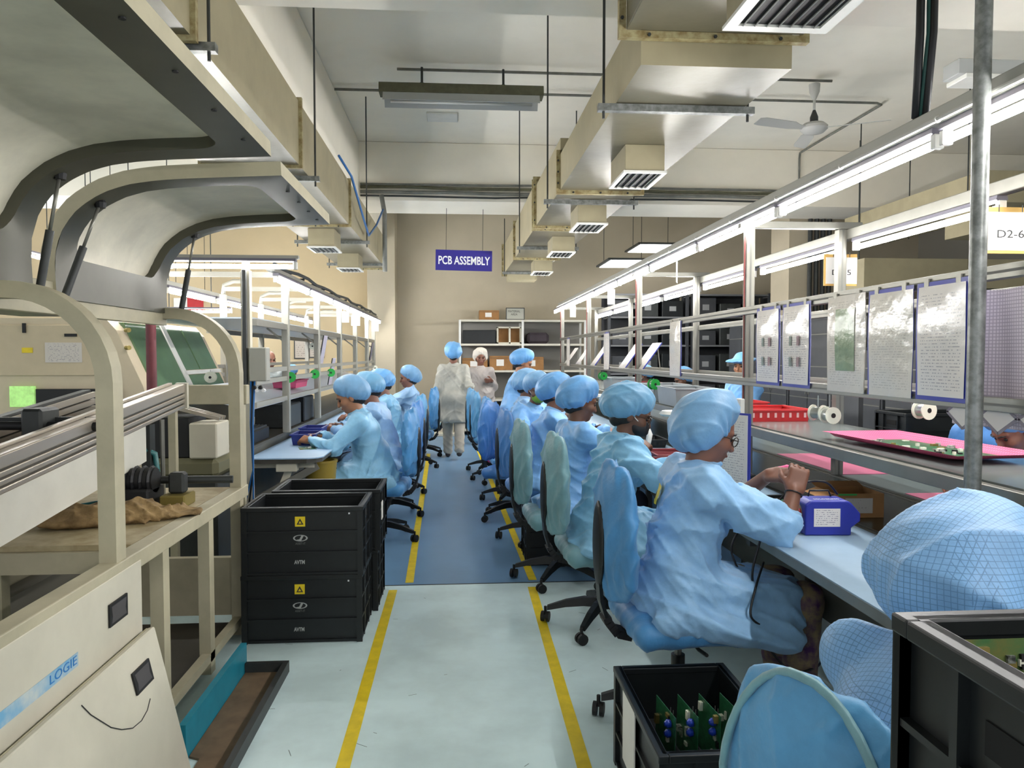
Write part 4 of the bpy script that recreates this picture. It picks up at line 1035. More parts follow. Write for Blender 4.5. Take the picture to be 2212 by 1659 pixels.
# ---- things on the shelf
def tray(loc, w, d, h, m, label, cat='tray', name='tray', rz=0.0, slots=True, group=None):
    t = thing(name, label, cat, loc, rz, group)
    B().box(-w / 2, w / 2, -d / 2, d / 2, 0, 0.006).build('bottom', m, t)
    b = B(); f = 0.012
    for sx in (-1, 1): b.add([(sx * w / 2, -d / 2, 0), (sx * w / 2, d / 2, 0), (sx * (w / 2 + f), d / 2 + f, h), (sx * (w / 2 + f), -d / 2 - f, h)], [(0, 1, 2, 3)])
    for sy in (-1, 1): b.add([(-w / 2, sy * d / 2, 0), (w / 2, sy * d / 2, 0), (w / 2 + f, sy * (d / 2 + f), h), (-w / 2 - f, sy * (d / 2 + f), h)], [(0, 1, 2, 3)])
    b.build('walls', m, t)
    r = B(); g = 0.008
    r.box(-w / 2 - f - g, w / 2 + f + g, -d / 2 - f - g, -d / 2 - f + g, h - 0.006, h + 0.004).box(-w / 2 - f - g, w / 2 + f + g, d / 2 + f - g, d / 2 + f + g, h - 0.006, h + 0.004)
    r.box(-w / 2 - f - g, -w / 2 - f + g, -d / 2 - f, d / 2 + f, h - 0.006, h + 0.004).box(w / 2 + f - g, w / 2 + f + g, -d / 2 - f, d / 2 + f, h - 0.006, h + 0.004)
    r.build('lip', m, t)
    if slots:
        s = B()
        for k in range(7):
            y = -d / 2 + d * (k + 0.5) / 7; s.box(-w / 2 - f * 0.55 - 0.004, -w / 2 - f * 0.55 - 0.002, y - 0.008, y + 0.008, h * 0.35, h * 0.75)
        for k in range(8):
            x = -w / 2 + w * (k + 0.5) / 8; s.box(x - 0.007, x + 0.007, -d / 2 - f * 0.55 - 0.004, -d / 2 - f * 0.55 - 0.002, h * 0.35, h * 0.75)
        s.build('slots', mat('slot_pale', 'c9a0a0', 0.6) if m is M_red else M_rubber, t, kind='stuff')
    return t
tray((1.90, 4.45, 1.0545), 0.36, 0.36, 0.07, M_red, 'red slotted plastic tray on the rack shelf beside post', name='parts_tray')
tray((1.93, 5.1, 1.0545), 0.36, 0.30, 0.07, M_red, 'farther red slotted tray behind the first red tray', name='parts_tray')
def pcb(loc, w, d, label, rz=0.0, rot=None, name='circuit_board', group='circuit boards', n=14, seed=1, m=None, cs=1.0):
    rr = random.Random(seed); t = thing(name, label, 'circuit board', loc, rz, group)
    if rot: t.rotation_euler = rot
    B().box(-w / 2, w / 2, -d / 2, d / 2, 0, 0.0016).build('board', m or M_pcb, t)
    many = {}
    for k in range(n):
        x, y = rr.uniform(-w * 0.42, w * 0.42), rr.uniform(-d * 0.42, d * 0.42); a, b_, h = rr.uniform(0.004, 0.014) * cs, rr.uniform(0.004, 0.010) * cs, rr.uniform(0.003, 0.014) * cs
        q = rr.randrange(4)
        if n > 60: many.setdefault(q, B()).box(x - a, x + a, y - b_, y + b_, 0.0016, 0.0016 + h)
        else: B().box(x - a, x + a, y - b_, y + b_, 0.0016, 0.0016 + h).build('component', [M_chip, M_rubber, M_spoolw, M_brass][q], t)
    for q, bb in many.items(): bb.build('components', [M_chip, M_rubber, M_spoolw, M_brass][q], t, kind='stuff')
    return t
pm = thing('pink_tray', 'pink mesh tray holding a green circuit board on rack shelf', 'tray', (1.93, 2.95, 1.0545), 0.06)
n = 14; vs = []
for i in range(n + 1):
    for k in range(n + 1):
        u, v = i / n * 2 - 1, k / n * 2 - 1; vs.append((u * 0.19, v * 0.44, 0.006 + 0.03 * max(abs(u) ** 6, abs(v) ** 8)))
B().add(vs, [(i * (n + 1) + k, (i + 1) * (n + 1) + k, (i + 1) * (n + 1) + k + 1, i * (n + 1) + k + 1) for i in range(n) for k in range(n)]).build('mesh_sheet', M_pinkb, pm, smooth=True)
pcb((1.93, 2.95, 1.064), 0.24, 0.56, 'large green circuit board lying in pink mesh tray', 0.06, n=26, seed=4)
# ---- things on the near bench
st = thing('soldering_station', 'blue soldering station with white label on blue bench mat', 'soldering station', atZ(1745, 1158, 0.7535) + Vector((0.09, 0.055, 0)), -0.06)
prof = [(-0.095, 0.0), (0.085, 0.0), (0.085, 0.03), (0.12, 0.055), (0.12, 0.085), (0.085, 0.125), (0.07, 0.135), (-0.075, 0.135), (-0.095, 0.12)]
B().prism(prof, 'y', -0.055, 0.055).build('case', M_station, st, bevel=0.006)
B().box(-0.062, 0.04, -0.0565, -0.055, 0.035, 0.105).build('white_label', printed('station_label', 'd9d3cf', '8a8590', 9, 2, (0, 2), 0.5), st)
lettering('lettering', 'SOLDERING', 0.02, M_ink_w, st, (0.0, -0.02, 0.1356), (0, 0, 0), width=0.10)
ov_ = B(); N = 20
ov_.add([(-0.0962, 0.03 * math.cos(2 * PI * k / N), 0.066 + 0.045 * math.sin(2 * PI * k / N)) for k in range(N)], [tuple(range(N - 1, -1, -1))]); ov_.build('front_plate', mat('plate_tan', 'b59a6a', 0.5), st)
B().lathe([(0.022, -0.104), (0.022, -0.096)], (0, 0, 0.075), 16, 'x').build('dial', M_red, st, smooth='auto')
B().tube([(-0.05, 0.03, 0.137), (-0.045, 0.03, 0.16), (0.03, 0.03, 0.16), (0.04, 0.03, 0.137)], 0.004, 6).build('handle', M_cable, st, smooth=True)
bx = thing('carton', 'open brown cardboard box with white label on the dark belt', 'box', atZ(1855, 1122, 0.748) + Vector((0.02, 0.12, 0)), -0.04)
for args in ((-0.11, 0.11, -0.09, -0.086), (-0.11, 0.11, 0.086, 0.09), (-0.11, -0.106, -0.086, 0.086), (0.106, 0.11, -0.086, 0.086)): B().box(*args, 0, 0.105).build('side', M_card, bx)
B().box(-0.106, 0.106, -0.086, 0.086, 0, 0.004).build('bottom', M_card, bx)
B().add([(-0.11, -0.086, 0.105), (-0.11, 0.086, 0.105), (-0.165, 0.086, 0.085), (-0.165, -0.086, 0.085)], [(0, 1, 2, 3)]).build('flap', M_card, bx)
B().add([(-0.11, 0.09, 0.105), (0.11, 0.09, 0.105), (0.11, 0.15, 0.12), (-0.11, 0.15, 0.12)], [(0, 1, 2, 3)]).build('flap', M_card, bx)
B().box(-0.06, 0.06, -0.0915, -0.0902, 0.02, 0.085).build('label', printed('box_label', 'b9b6ac', '8e8a82', 6, 2, (0, 2), 0.35), bx)
B().box(-0.09, -0.01, -0.0925, -0.0905, 0.097, 0.104).build('green_tape', M_spoolg, bx)
tray(atZ(1700, 1105, 0.7535) + Vector((0.05, 0.14, 0)), 0.20, 0.20, 0.022, M_blk, 'low black tray on blue mat behind soldering station', name='black_tray', slots=False)
pcb(atZ(1700, 1105, 0.7535) + Vector((0.05, 0.14, 0.012)), 0.17, 0.16, 'green circuit board in low black tray behind soldering station', 0.1, n=10, seed=8)
pe = thing('screwdriver', 'red handled screwdriver lying on blue bench mat', 'tool', atZ(1660, 1124, 0.7535) + Vector((0, 0, 0.008)), -0.15)
B().lathe([(0.005, -0.05), (0.008, -0.045), (0.0075, 0.02), (0.005, 0.04)], (0, 0, 0), 10, 'x').build('handle', M_red, pe, smooth='auto')
B().cyl((0.04, 0, 0), (0.10, 0, -0.004), 0.003, 6).build('shaft', M_wire, pe)
def cable(pts, label, m=M_cable, r=0.0045, group='black soldering cables', n=8):
    pts = [Vector(p) for p in pts]; out = []
    for i in range(len(pts) - 1):
        p0, p1, p2, p3 = pts[max(i - 1, 0)], pts[i], pts[i + 1], pts[min(i + 2, len(pts) - 1)]
        for k in range(n):
            t = k / n; out.append(0.5 * ((2 * p1) + (p2 - p0) * t + (2 * p0 - 5 * p1 + 4 * p2 - p3) * t * t + (3 * p1 - p0 - 3 * p2 + p3) * t ** 3))
    out.append(pts[-1]); return one('cable', B().tube(out, r, 6), m, label, 'cable', group, smooth=True)
sp = st.location
cable([sp + Vector((0.07, 0.03, 0.145)), sp + Vector((0.0, 0.0, 0.20)), sp + Vector((-0.12, -0.02, 0.19)), sp + Vector((-0.24, -0.06, 0.10)), (1.13, sp.y - 0.10, 0.74), (1.10, sp.y - 0.11, 0.62), (1.14, sp.y - 0.08, 0.50)], 'black cable arching over soldering station and down bench edge')
cable([sp + Vector((-0.10, 0.01, 0.03)), sp + Vector((-0.2, 0.0, 0.012)), sp + Vector((-0.32, 0.03, 0.02)), (1.14, sp.y + 0.12, 0.745), (1.10, sp.y + 0.10, 0.65), (1.16, sp.y + 0.02, 0.5)], 'black cable lying flat across mat from station front')
cable([(1.16, sp.y - 0.07, 0.66), (1.09, sp.y - 0.16, 0.58), (1.06, sp.y - 0.2, 0.50), (1.12, sp.y - 0.18, 0.46), (1.14, sp.y - 0.1, 0.52), (1.08, sp.y - 0.08, 0.58), (1.10, sp.y - 0.14, 0.45), (1.20, sp.y - 0.2, 0.30), (1.36, sp.y - 0.1, 0.26), (1.44, sp.y, 0.27)], 'black cable tangle hanging in loops below bench edge')
# magnifier lamp and board in front of the second and first workers
ml = thing('magnifier_lamp', 'white swing arm magnifier lamp between first and second workers', 'lamp', (1.34, 3.55, 0.7535))
B().lathe([(0.05, 0), (0.05, 0.018), (0.02, 0.03)], n=16).build('base', M_white, ml, smooth='auto')
B().tube([(0, 0, 0.02), (0.02, 0, 0.12), (-0.02, 0.05, 0.28)], [0.02, 0.022, 0.018], 10).build('lower_arm', M_white, ml, smooth=True)
B().tube([(-0.02, 0.05, 0.28), (-0.06, 0.1, 0.38), (-0.16, 0.2, 0.40)], [0.018, 0.018, 0.014], 10).build('upper_arm', M_white, ml, smooth=True)
B().lathe([(0.03, -0.03), (0.03, 0.03)], (-0.02, 0.05, 0.28), 12, 'y').build('joint', M_dark, ml, smooth='auto')
B().lathe([(0.06, -0.012), (0.075, 0.0), (0.06, 0.016)], (-0.22, 0.24, 0.39), 18).build('lamp_ring', M_white, ml, smooth='auto')
m2 = dup(ml, (1.36, 5.25, 0.7535), 0.3, label='white swing arm magnifier lamp beyond third worker')
db = thing('document_stand', 'blue edged document board standing upright before the first worker', 'document', (1.31, 3.50, 0.7535), -1.12)
B().box(-0.13, 0.13, 0.003, 0.008, 0.0, 0.42).build('backing', M_bsleeve, db)
B().box(-0.12, 0.115, 0.0, 0.003, 0.01, 0.41).build('page', printed('doc_page_c', 'dcd8d2', 'aaa6a8', 34, 4, (0, 2), 0.5, 0.3), db)
B().bar((0.0, 0.01, 0.3), (0.0, 0.14, 0.0), 0.02, 0.004).build('stay', M_alu, db)
# grey bins and clutter on and around the belt further down
for i, (x, y, w, d, h, m, lab) in enumerate((
    (1.80, 5.75, 0.30, 0.5, 0.14, M_grey, 'grey plastic bin on shelf behind second worker'), (1.80, 6.4, 0.30, 0.5, 0.14, M_grey, 'grey plastic bin on shelf behind third worker'),
    (1.85, 7.4, 0.30, 0.4, 0.12, M_maroon, 'dark red parts bin farther along the shelf'), (1.85, 8.3, 0.30, 0.5, 0.14, M_grey, 'grey plastic bin far along the shelf'))):
    tray((x, y, 1.0545), w, d, h, m, lab, 'bin', 'parts_bin', slots=False, group='bins on rack shelf')
    for k in range(3):
        xx, yy = x - 0.02, y + (k - 1) * 0.13
        one('component_reel', B().lathe([(0.03, 0), (0.05, 0.004), (0.05, 0.02), (0.03, 0.024)], (xx, yy, 1.0615), 12), [M_maroon, M_rubber, M_card][k % 3], ['dark red', 'black', 'brown'][k] + ' component reel inside the ' + lab.replace('plastic ', ''), 'reel', 'reels in shelf bins', smooth='auto')
for i, (x, y, z, m, lab) in enumerate(((1.32, 4.35, 0.753, M_maroon, 'dark red parts tray on bench between second and third workers'), (1.40, 4.75, 0.753, M_maroon, 'dark red parts tray on bench beside third worker'), (1.42, 5.6, 0.753, M_blk, 'black parts tray on bench beyond third worker'), (1.42, 3.95, 0.753, M_blk, 'black parts tray on bench by second worker'))):
    tray((x, y, z), 0.26, 0.30, 0.06, m, lab, name='parts_tray')
for i, (y, lab) in enumerate(((4.6, 'pink mat under far shelf edge behind first worker'), (3.1, 'dusty pink mat on far bench under the opposite worker hands'))):
    one('bench_mat', B().box(2.24, 2.68, y - 0.45, y + 0.45, 0.7525, 0.7555), M_pink, lab, 'mat')
one('blue_clip', B().tube([(2.5, 2.3, 0.757), (2.62, 2.28, 0.757), (2.62, 2.22, 0.757), (2.5, 2.24, 0.757), (2.5, 2.3, 0.757)], 0.006, 6), M_cblue, 'bent blue plastic loop on far bench right of pole', 'clip')
# ================================================================== left hand bench line
M_frame_w = mat('frame_white', '9f9d92', 0.45, var=0.04)
M_navy = mat('navy_bin', '24307e', 0.45, var=0.1)
LY0, LY1 = 5.08, 12.6
lb = thing('workbench', 'long pale blue workbench of the left row with rounded near corner', 'workbench', (-1.2, 8, 0))
B().prism([(-1.42, LY0), (-1.02, LY0), (-0.96, LY0 + 0.03), (-0.93, LY0 + 0.09), (-0.93, LY1), (-1.42, LY1)], 'z', 0.745, 0.753).build('blue_mat', M_matL, lb, world=True)
B().prism([(-1.42, LY0 + 0.01), (-1.03, LY0 + 0.01), (-0.97, LY0 + 0.04), (-0.94, LY0 + 0.1), (-0.94, LY1), (-1.42, LY1)], 'z', 0.715, 0.745).build('top_board', M_edge, lb, world=True)
B().bbox(-1.24, -1.10, LY0 + 0.03, LY0 + 0.10, 0.655, 0.715, 0.004).build('bracket', M_machp, lb, world=True)
for y in np.arange(LY0 + 0.12, LY1, 1.4):
    B().bar((-1.17, y, 0.66), (-1.42, y - 0.04, 0.02), 0.05, 0.05).build('leg', M_machp, lb, world=True)
    B().box(-1.42, -1.0, y, y + 0.05, 0.67, 0.715).build('bracket', M_machp, lb, world=True)
B().bar((-0.98, LY0 + 0.15, 0.68), (-1.40, LY0 + 0.05, 0.45), 0.03, 0.05).build('cable_channel', M_alu, lb, world=True)
one('waste_bin', B().lathe([(0.09, 0.0), (0.12, 0.36), (0.125, 0.36), (0.125, 0.375), (0.10, 0.375), (0.085, 0.02)], (-1.02, 5.55, 0.30), 18), mat('yellow_bin', '8f7a2a', 0.5), 'dull yellow bin hung under left bench front', 'bin', smooth='auto')
lf = thing('rear_cabinet', 'dark low cabinet line behind left bench top', 'cabinet', (-1.8, 8, 0))
B().bbox(-2.08, -1.44, 5.2, LY1, 0.0, 0.80, 0.006).build('body', mat('cab_dark', '5a5a52', 0.5, var=0.1), lf, world=True)
B().box(-2.09, -1.43, 5.19, LY1, 0.80, 0.815).build('top', mat('cab_top', '4d4a40', 0.4, var=0.1), lf, world=True)
rl = thing('aluminium_rack', 'white post rack along left bench with shelves and light rail', 'rack', (-1.8, 8, 0.815))
for y in (6.2, 7.55, 8.95, 10.3, 11.6, 12.5):
    for x in (-1.41, -2.32):
        if x < -2 and y < 7: continue
        p = B().box(x - 0.028, x + 0.028, y - 0.028, y + 0.028, (0.816 if x > -2 else 0.0), 2.05).build('post', M_frame_w, rl, world=True, bevel=0.003)
        if x < -2: B().tube([(x, y, 2.05), (x + 0.01, y, 2.14), (x + 0.10, y, 2.18), (x + 0.25, y, 2.18)], 0.022, 8).build('post_bend', M_frame_w, p, world=True, smooth=True)
    B().box(-2.32, -1.38, y - 0.02, y + 0.02, 2.085, 2.125).build('crossbeam', M_frame_w, rl, world=True)
    B().bar((-1.41, y, 1.55), (-1.56, y, 1.67), 0.015, 0.015).build('bracket', M_frame_w, rl, world=True)
for x in (-1.41, -2.32):
    for z in (1.34, 1.26, 1.10): B().box(x - 0.015, x + 0.015, 5.25 if x > -2 else 7.1, LY1, z - 0.018, z + 0.018).build('rail', M_frame_w, rl, world=True)
    B().box(x - 0.02, x + 0.02, 5.25 if x > -2 else 7.1, LY1, 1.655, 1.70).build('rail', M_alu, rl, world=True)
B().box(-1.41, -1.35, 5.6, LY1, 2.072, 2.10).build('light_beam', M_alu, rl, world=True)
B().box(-2.48, -2.42, 5.2, LY1, 2.042, 2.075).build('light_beam', M_alu, rl, world=True)
B().box(-2.30, -1.42, 5.25, LY1, 1.702, 1.712).build('upper_shelf', mat('shelf_bluegrey', 'aab4bd', 0.35, metal=0.3), rl, world=True)
B().add([(-1.42, 5.25, 1.08), (-1.42, LY1, 1.08), (-2.08, LY1, 1.20), (-2.08, 5.25, 1.20), (-1.42, 5.25, 1.072), (-1.42, LY1, 1.072), (-2.08, LY1, 1.192), (-2.08, 5.25, 1.192)], [(0, 1, 2, 3), (7, 6, 5, 4), (0, 4, 5, 1), (3, 2, 6, 7), (0, 3, 7, 4), (1, 5, 6, 2)]).build('sloped_shelf', mat('shelf_white', 'ccd3dc', 0.35), rl, world=True)
cd = B()
for y in np.arange(5.7, 12.4, 0.5): cd.cyl((-1.41, y, 2.112), (-1.36, y + 0.02, 2.12), 0.012, 6)
cd.tube([(-1.35, 5.6, 2.12)] + [(-1.35 + 0.01 * math.sin(y * 3), y, 2.125 + 0.012 * math.sin(y * 5)) for y in np.arange(6, 12.5, 0.4)], 0.014, 6)
cd.build('cable_run', M_dark, rl, world=True)
# grey end post with cables and a switch box
ep = thing('end_post', 'grey post with blue cables and switch box at head of left bench', 'post', (-1.38, 4.97, 0))
B().box(-0.028, 0.028, -0.028, 0.028, 0, 2.0).build('post', M_machp, ep)
B().cyl((0.0, -0.045, 1.2), (0.0, -0.045, 2.0), 0.016, 8).build('conduit', M_dark, ep)
B().bbox(0.03, 0.14, -0.07, 0.03, 1.28, 1.50, 0.006).build('switch_box', mat('box_grey', 'a7a79d', 0.5), ep)
B().box(-0.48, 0.34, -0.02, 0.02, 2.078, 2.10).box(-0.02, 0.02, -0.02, 0.02, 2.0, 2.078).build('cross_arm', M_frame_w, ep)
for k in range(3): B().tube([(0.035 + 0.012 * k, -0.05, 1.28), (0.03 + 0.01 * k, -0.05 - 0.01 * k, 1.0), (0.045, -0.06, 0.7), (0.04 - 0.03 * k, -0.05, 0.45)], 0.006, 6).build('cable', [M_cblue, M_cable, M_cblue][k], ep, smooth=True)
for k in range(4): B().lathe([(0.012, -0.01), (0.014, 0.01)], (0.06 + 0.02 * k, -0.07, 1.24 - 0.02 * (k % 2)), 8, 'y').build('knob', M_ink_w if k % 2 else M_rubber, ep)
# left spools, documents, bins
for i, (px, py, xp, c, lab) in enumerate(((627, 815, -1.38, M_spoolg, 'green solder spool on left rail, largest and nearest'), (680, 808, -1.38, M_spoolg, 'green solder spool on left rail, second from the near end'), (715, 805, -1.38, M_spoolg, 'green solder spool on left rail, third from the near end'), (455, 815, -1.95, M_spoolw, 'pale solder spool with green wire behind far arch'), (675, 748, -1.9, M_spoolw, 'pale solder spool on upper part of left rack'), (810, 795, -1.38, M_spoolw, 'small yellow spool at far end of left rail'))):
    p = atX(px, py, xp); spool(p.x, p.y, p.z, lab, c, 0.15, 0.044, 'left rack spools', stem=0.06 if i != 4 else -0.05)
for i, (px, py, lab) in enumerate(((693, 780, 'tall document leaning in left rack, nearest one'), (712, 830, 'second document leaning low in left rack'), (800, 760, 'two toned document far down left rack'), (811, 765, 'last document at far end of left rack'))):
    p = atX(px, py, -1.45); p.y = min(p.y, 12.3); t = thing('leaning_document', lab, 'document', (p.x, p.y, 1.36 if i != 1 else 1.12), 0, 'left rack documents')
    B().box(-0.003, 0.003, -0.11, 0.11, 0, 0.30).xf(Matrix.Rotation(0.18, 4, 'Y')).build('sheet', printed('doc_lilac', 'c4bfd0', '8f8b98', 24, 3, (1, 2)), t)
    B().box(-0.005, 0.005, -0.12, -0.11, 0, 0.30).xf(Matrix.Rotation(0.18, 4, 'Y')).build('spine', M_dark, t)
rt = thing('slotted_rack', 'black slotted board rack lying on cabinet by left bench', 'rack', (-1.60, 5.55, 0.816))
B().bbox(-0.22, 0.15, -0.2, 0.24, 0, 0.09, 0.006).build('body', M_blk, rt)
for k in range(14): B().box(-0.20 + 0.025 * k, -0.19 + 0.025 * k, -0.19, 0.23, 0.09, 0.105).build('slot_fin', M_dark, rt)
for i, (x, y, lab) in enumerate(((-1.20, 5.95, 'navy parts bin on left bench in front of first left worker'), (-1.24, 6.45, 'navy parts bin farther along left bench'))):
    tray((x, y, 0.7535), 0.16, 0.26, 0.08, M_navy, lab, 'bin', 'parts_bin', slots=False)
one('equipment_box', B().bbox(-1.75, -1.46, 6.5, 7.0, 0.816, 1.02, 0.01), M_dark, 'dark equipment box on cabinet behind first left worker', 'box')
one('equipment_box', B().bbox(-1.75, -1.46, 7.15, 7.6, 0.816, 1.05, 0.01), M_blk, 'black equipment box on cabinet behind second left worker', 'box')
tray((-1.62, 7.3, 1.14), 0.2, 0.5, 0.07, M_pinkb, 'bright pink tray on sloped left shelf', name='parts_tray', slots=False)
pcb((-1.13, 5.62, 0.7535), 0.12, 0.16, 'small green circuit board on left bench under first left worker hands', 0.3, n=8, seed=12)
# wall fittings on the left
for i, (px, py, lab) in enumerate(((652, 752, 'left framed notice on peach wall behind left bench'), (684, 750, 'right framed notice on peach wall behind left bench'))):
    p = atY(px, py, 13.985); t = thing('wall_frame', lab, 'picture frame', (p.x, 13.98, p.z - 0.2))
    B().box(-0.14, 0.14, -0.012, 0.008, 0, 0.42).build('frame', M_dark, t); B().box(-0.12, 0.12, -0.014, -0.011, 0.02, 0.40).build('sheet', printed('frame_sheet', 'b9aea0', '7d7670', 10, 2, (0, 2)), t)
p = atY(420, 656, 13.98); t = thing('exit_sign', 'red and white wall sign above distant left lights', 'sign', (p.x, 13.975, p.z - 0.12))
B().bbox(-0.12, 0.16, -0.02, 0.013, 0, 0.24, 0.004).build('box', M_red, t); B().box(-0.36, -0.12, -0.018, 0.013, 0.02, 0.22).build('white_panel', M_paper, t)
p = atY(312, 686, 13.98)
lettering_parent = thing('red_notice', 'red painted strokes on peach wall above cream machine', 'sign', (p.x, 13.975, p.z - 0.1))
for k in range(3): B().box(-0.10 + 0.09 * k, -0.05 + 0.09 * k, -0.004, 0.012, 0, 0.2).build('stroke', M_red, lettering_parent)

# ================================================================== far end: shelving and cartons
sh = thing('storage_shelf', 'cream steel storage shelf standing against far wall', 'shelf', (0.9, 13.6, 0))
SX0, SX1, SYa, SYb = 0.03, 2.3, 13.35, 13.9
for x in (SX0, 1.16, SX1): 
    for y in (SYa, SYb): B().box(x - 0.02, x + 0.02, y - 0.02, y + 0.02, 0, 2.08).build('upright', M_white, sh, world=True)
for z in (0.08, 0.62, 1.14, 1.62, 2.05): B().box(SX0, SX1, SYa - 0.01, SYb + 0.02, z, z + 0.035).build('shelf_board', mat('shelf_cream', 'd5d0c0', 0.5), sh, world=True)
B().box(SX0, SX1, SYb + 0.02, SYb + 0.03, 0.1, 2.05).build('back_sheet', mat('back_grey', '8b8984', 0.6), sh, world=True)
def carton(x, y, z, w, d, h, label, m=M_card, patch=True):
    t = thing('carton', label, 'box', (x, y, z), random.uniform(-0.04, 0.04), 'cartons on far shelf')
    B().bbox(-w / 2, w / 2, -d / 2, d / 2, 0, h, 0.006).build('box', m, t)
    B().box(-w / 2 - 0.001, w / 2 + 0.001, -d / 2 - 0.001, -d / 2 + 0.04, h * 0.82, h * 0.88).build('tape', mat('pack_tape', '7d5a35', 0.35), t)
    if patch: B().box(-w * 0.2, w * 0.12, -d / 2 - 0.002, -d / 2 - 0.0005, h * 0.3, h * 0.75).build('label', M_paper, t)
    return t
carton(0.56, 13.6, 2.0855, 0.36, 0.3, 0.175, 'brown taped carton on top of far shelf beside white sign')
carton(0.30, 13.6, 1.1755, 0.45, 0.36, 0.22, 'brown carton on middle shelf behind woman in white coat')
carton(0.78, 13.6, 1.1755, 0.42, 0.36, 0.26, 'brown carton on middle shelf behind standing blue worker')
carton(1.35, 13.6, 1.1755, 0.40, 0.36, 0.24, 'brown carton on middle shelf far right')
carton(0.25, 13.6, 0.6555, 0.40, 0.36, 0.34, 'brown carton low on far shelf behind white coats')
t = thing('divided_box', 'pale divided wooden box with two cells on far shelf', 'box', (0.93, 13.5, 1.6555))
for xx in (-0.22, 0.0, 0.20): B().box(xx - 0.015, xx + 0.015, -0.1, 0.1, 0, 0.30).build('upright', M_machp, t)
for zz in (0.0, 0.28): B().box(-0.235, 0.215, -0.1, 0.1, zz, zz + 0.025).build('board', M_machp, t)
B().box(-0.2, 0.2, 0.08, 0.095, 0.025, 0.28).build('back', M_card, t)
one('black_bin', B().bbox(0.08, 0.68, 13.4, 13.75, 1.6555, 1.90, 0.01), M_blk, 'long black bin on upper far shelf with white print', 'bin')
one('covered_bundle', B().bbox(1.25, 1.65, 13.42, 13.8, 1.6555, 1.86, 0.05), mat('bundle_dark', '3a3238', 0.8, var=0.2), 'dark wrapped bundle on upper far shelf', 'bundle')
t = thing('area_sign', 'white framed area sign on top of far shelf', 'sign', (1.03, 13.4, 2.0855))
B().box(-0.17, 0.17, 0.0, 0.012, 0, 0.22).build('frame', M_dark, t); B().box(-0.155, 0.155, -0.002, 0.0, 0.015, 0.205).build('board', mat('sign_pale', 'a8a89c', 0.5), t)
lettering('lettering', 'MATERIAL\nAREA', 0.055, M_ink_k, t, (-0.02, -0.003, 0.125), FACE_CAM, width=0.22)
for i, (x, z, lab) in enumerate(((0.35, 0.0035, 'black labelled crate under far shelf, lower one'), (0.35, 0.12, 'black labelled crate on lowest far shelf board'))):
    if i == 0: continue
    c = dup(plain, (x + 0.02, 13.6, z), 0.0, label=lab); 
    B().box(-0.1, 0.02, -CD / 2 - 0.002, -CD / 2 + 0.001, 0.12, 0.22).build('label', M_paper, c)
dup(plain, (0.98, 13.6, 0.12), 0.0, label='black crate on lowest far shelf board right of the labelled crate')
t = thing('white_unit', 'low white switch unit standing at foot of far wall', 'cabinet', (-0.5, 13.75, 0))
B().bbox(-0.42, 0.42, -0.18, 0.18, 0, 0.22, 0.01).build('body', M_machp, t)
for k in range(3): B().box(-0.25 + 0.2 * k, -0.17 + 0.2 * k, -0.183, -0.179, 0.12, 0.14).build('slot', M_dark, t)
one('floor_plinth', B().bbox(-1.1, 0.0, 13.2, 13.55, 0, 0.05, 0.01), M_machp, 'flat cream plinth on floor before far wall', 'plinth')

# ================================================================== dim storage zone on the right
cabd = mat('cabinet_dark', '3b3d40', 0.55, var=0.12)
for i in range(5):  # cabinets made up as a dark backdrop for the unlit zone
    t = thing('steel_cabinet', f'dark steel cabinet, {order[i]} from the camera in row beyond right benches', 'cabinet', (4.75, 6.9 + 1.12 * i, 0), 0, 'dark cabinets')
    B().bbox(-0.3, 0.3, -0.53, 0.53, 0, 1.95, 0.008).build('body', cabd, t)
    for s in (-1, 1): B().bbox(-0.312, -0.301, min(0.01 * s, 0.51 * s), max(0.01 * s, 0.51 * s), 0.1, 1.88, 0.003).build('door', cabd, t)
    for s in (-1, 1): B().box(-0.322, -0.313, 0.04 * s - 0.008, 0.04 * s + 0.008, 0.95, 1.1).build('handle', M_alu, t)
    for z in (0.5, 0.9, 1.3, 1.7): B().box(-0.3145, -0.3125, -0.5, 0.5, z, z + 0.012).build('shelf_line', M_alu, t)
t = thing('binder_shelf', 'small shelf holding dark binders behind bucket hat worker', 'shelf', (3.75, 6.05, 0))
B().box(-0.45, 0.45, -0.16, 0.16, 1.49, 1.515).box(-0.45, 0.45, 0.14, 0.16, 1.515, 1.85).build('board', cabd, t)
for x in (-0.43, 0.43): B().box(x - 0.02, x + 0.02, -0.16, 0.16, 0, 1.49).build('upright', cabd, t)
for k in range(8):
    o = thing('ring_binder', f'black ring binder with pale spine label, {order[k]} from the left in row', 'binder', (3.37 + 0.095 * k, 5.95, 1.5155), 0, 'ring binders')
    B().bbox(-0.036, 0.036, 0, 0.2, 0, 0.30, 0.004).build('cover', M_blk, o); B().box(-0.02, 0.02, -0.002, 0.0, 0.08, 0.26).build('spine_label', mat('spine_grey', '8e8f8e', 0.6), o)
k = 0
for (x, y, n, where) in ((3.45, 5.2, 3, 'left stack by binders'), (4.08, 5.2, 3, 'right stack by binders'), (3.62, 4.0, 3, 'left stack behind empty chair'), (4.25, 4.0, 3, 'right stack behind empty chair'), (3.75, 2.6, 3, 'stack behind bent worker')):
    for j in range(n):
        dup(plain, (x, y, 0.0035 + CH * j if y < 4.5 else CH * j + 0.0005), 0.0, label=f'{["lowest", "middle", "top"][j]} black crate of {where} beyond far bench', group='dim black crate stacks')
d2 = thing('air_duct', 'cream crosswise duct in dim area right of the pillar', 'duct', (6, 8.6, 2.25))
for k in range(3): B().box(4.8 + 1.3 * k, 6.09 + 1.3 * k, 8.5, 9.1, 2.25, 2.60).build('duct_section', M_duct, d2, world=True, bevel=0.004)
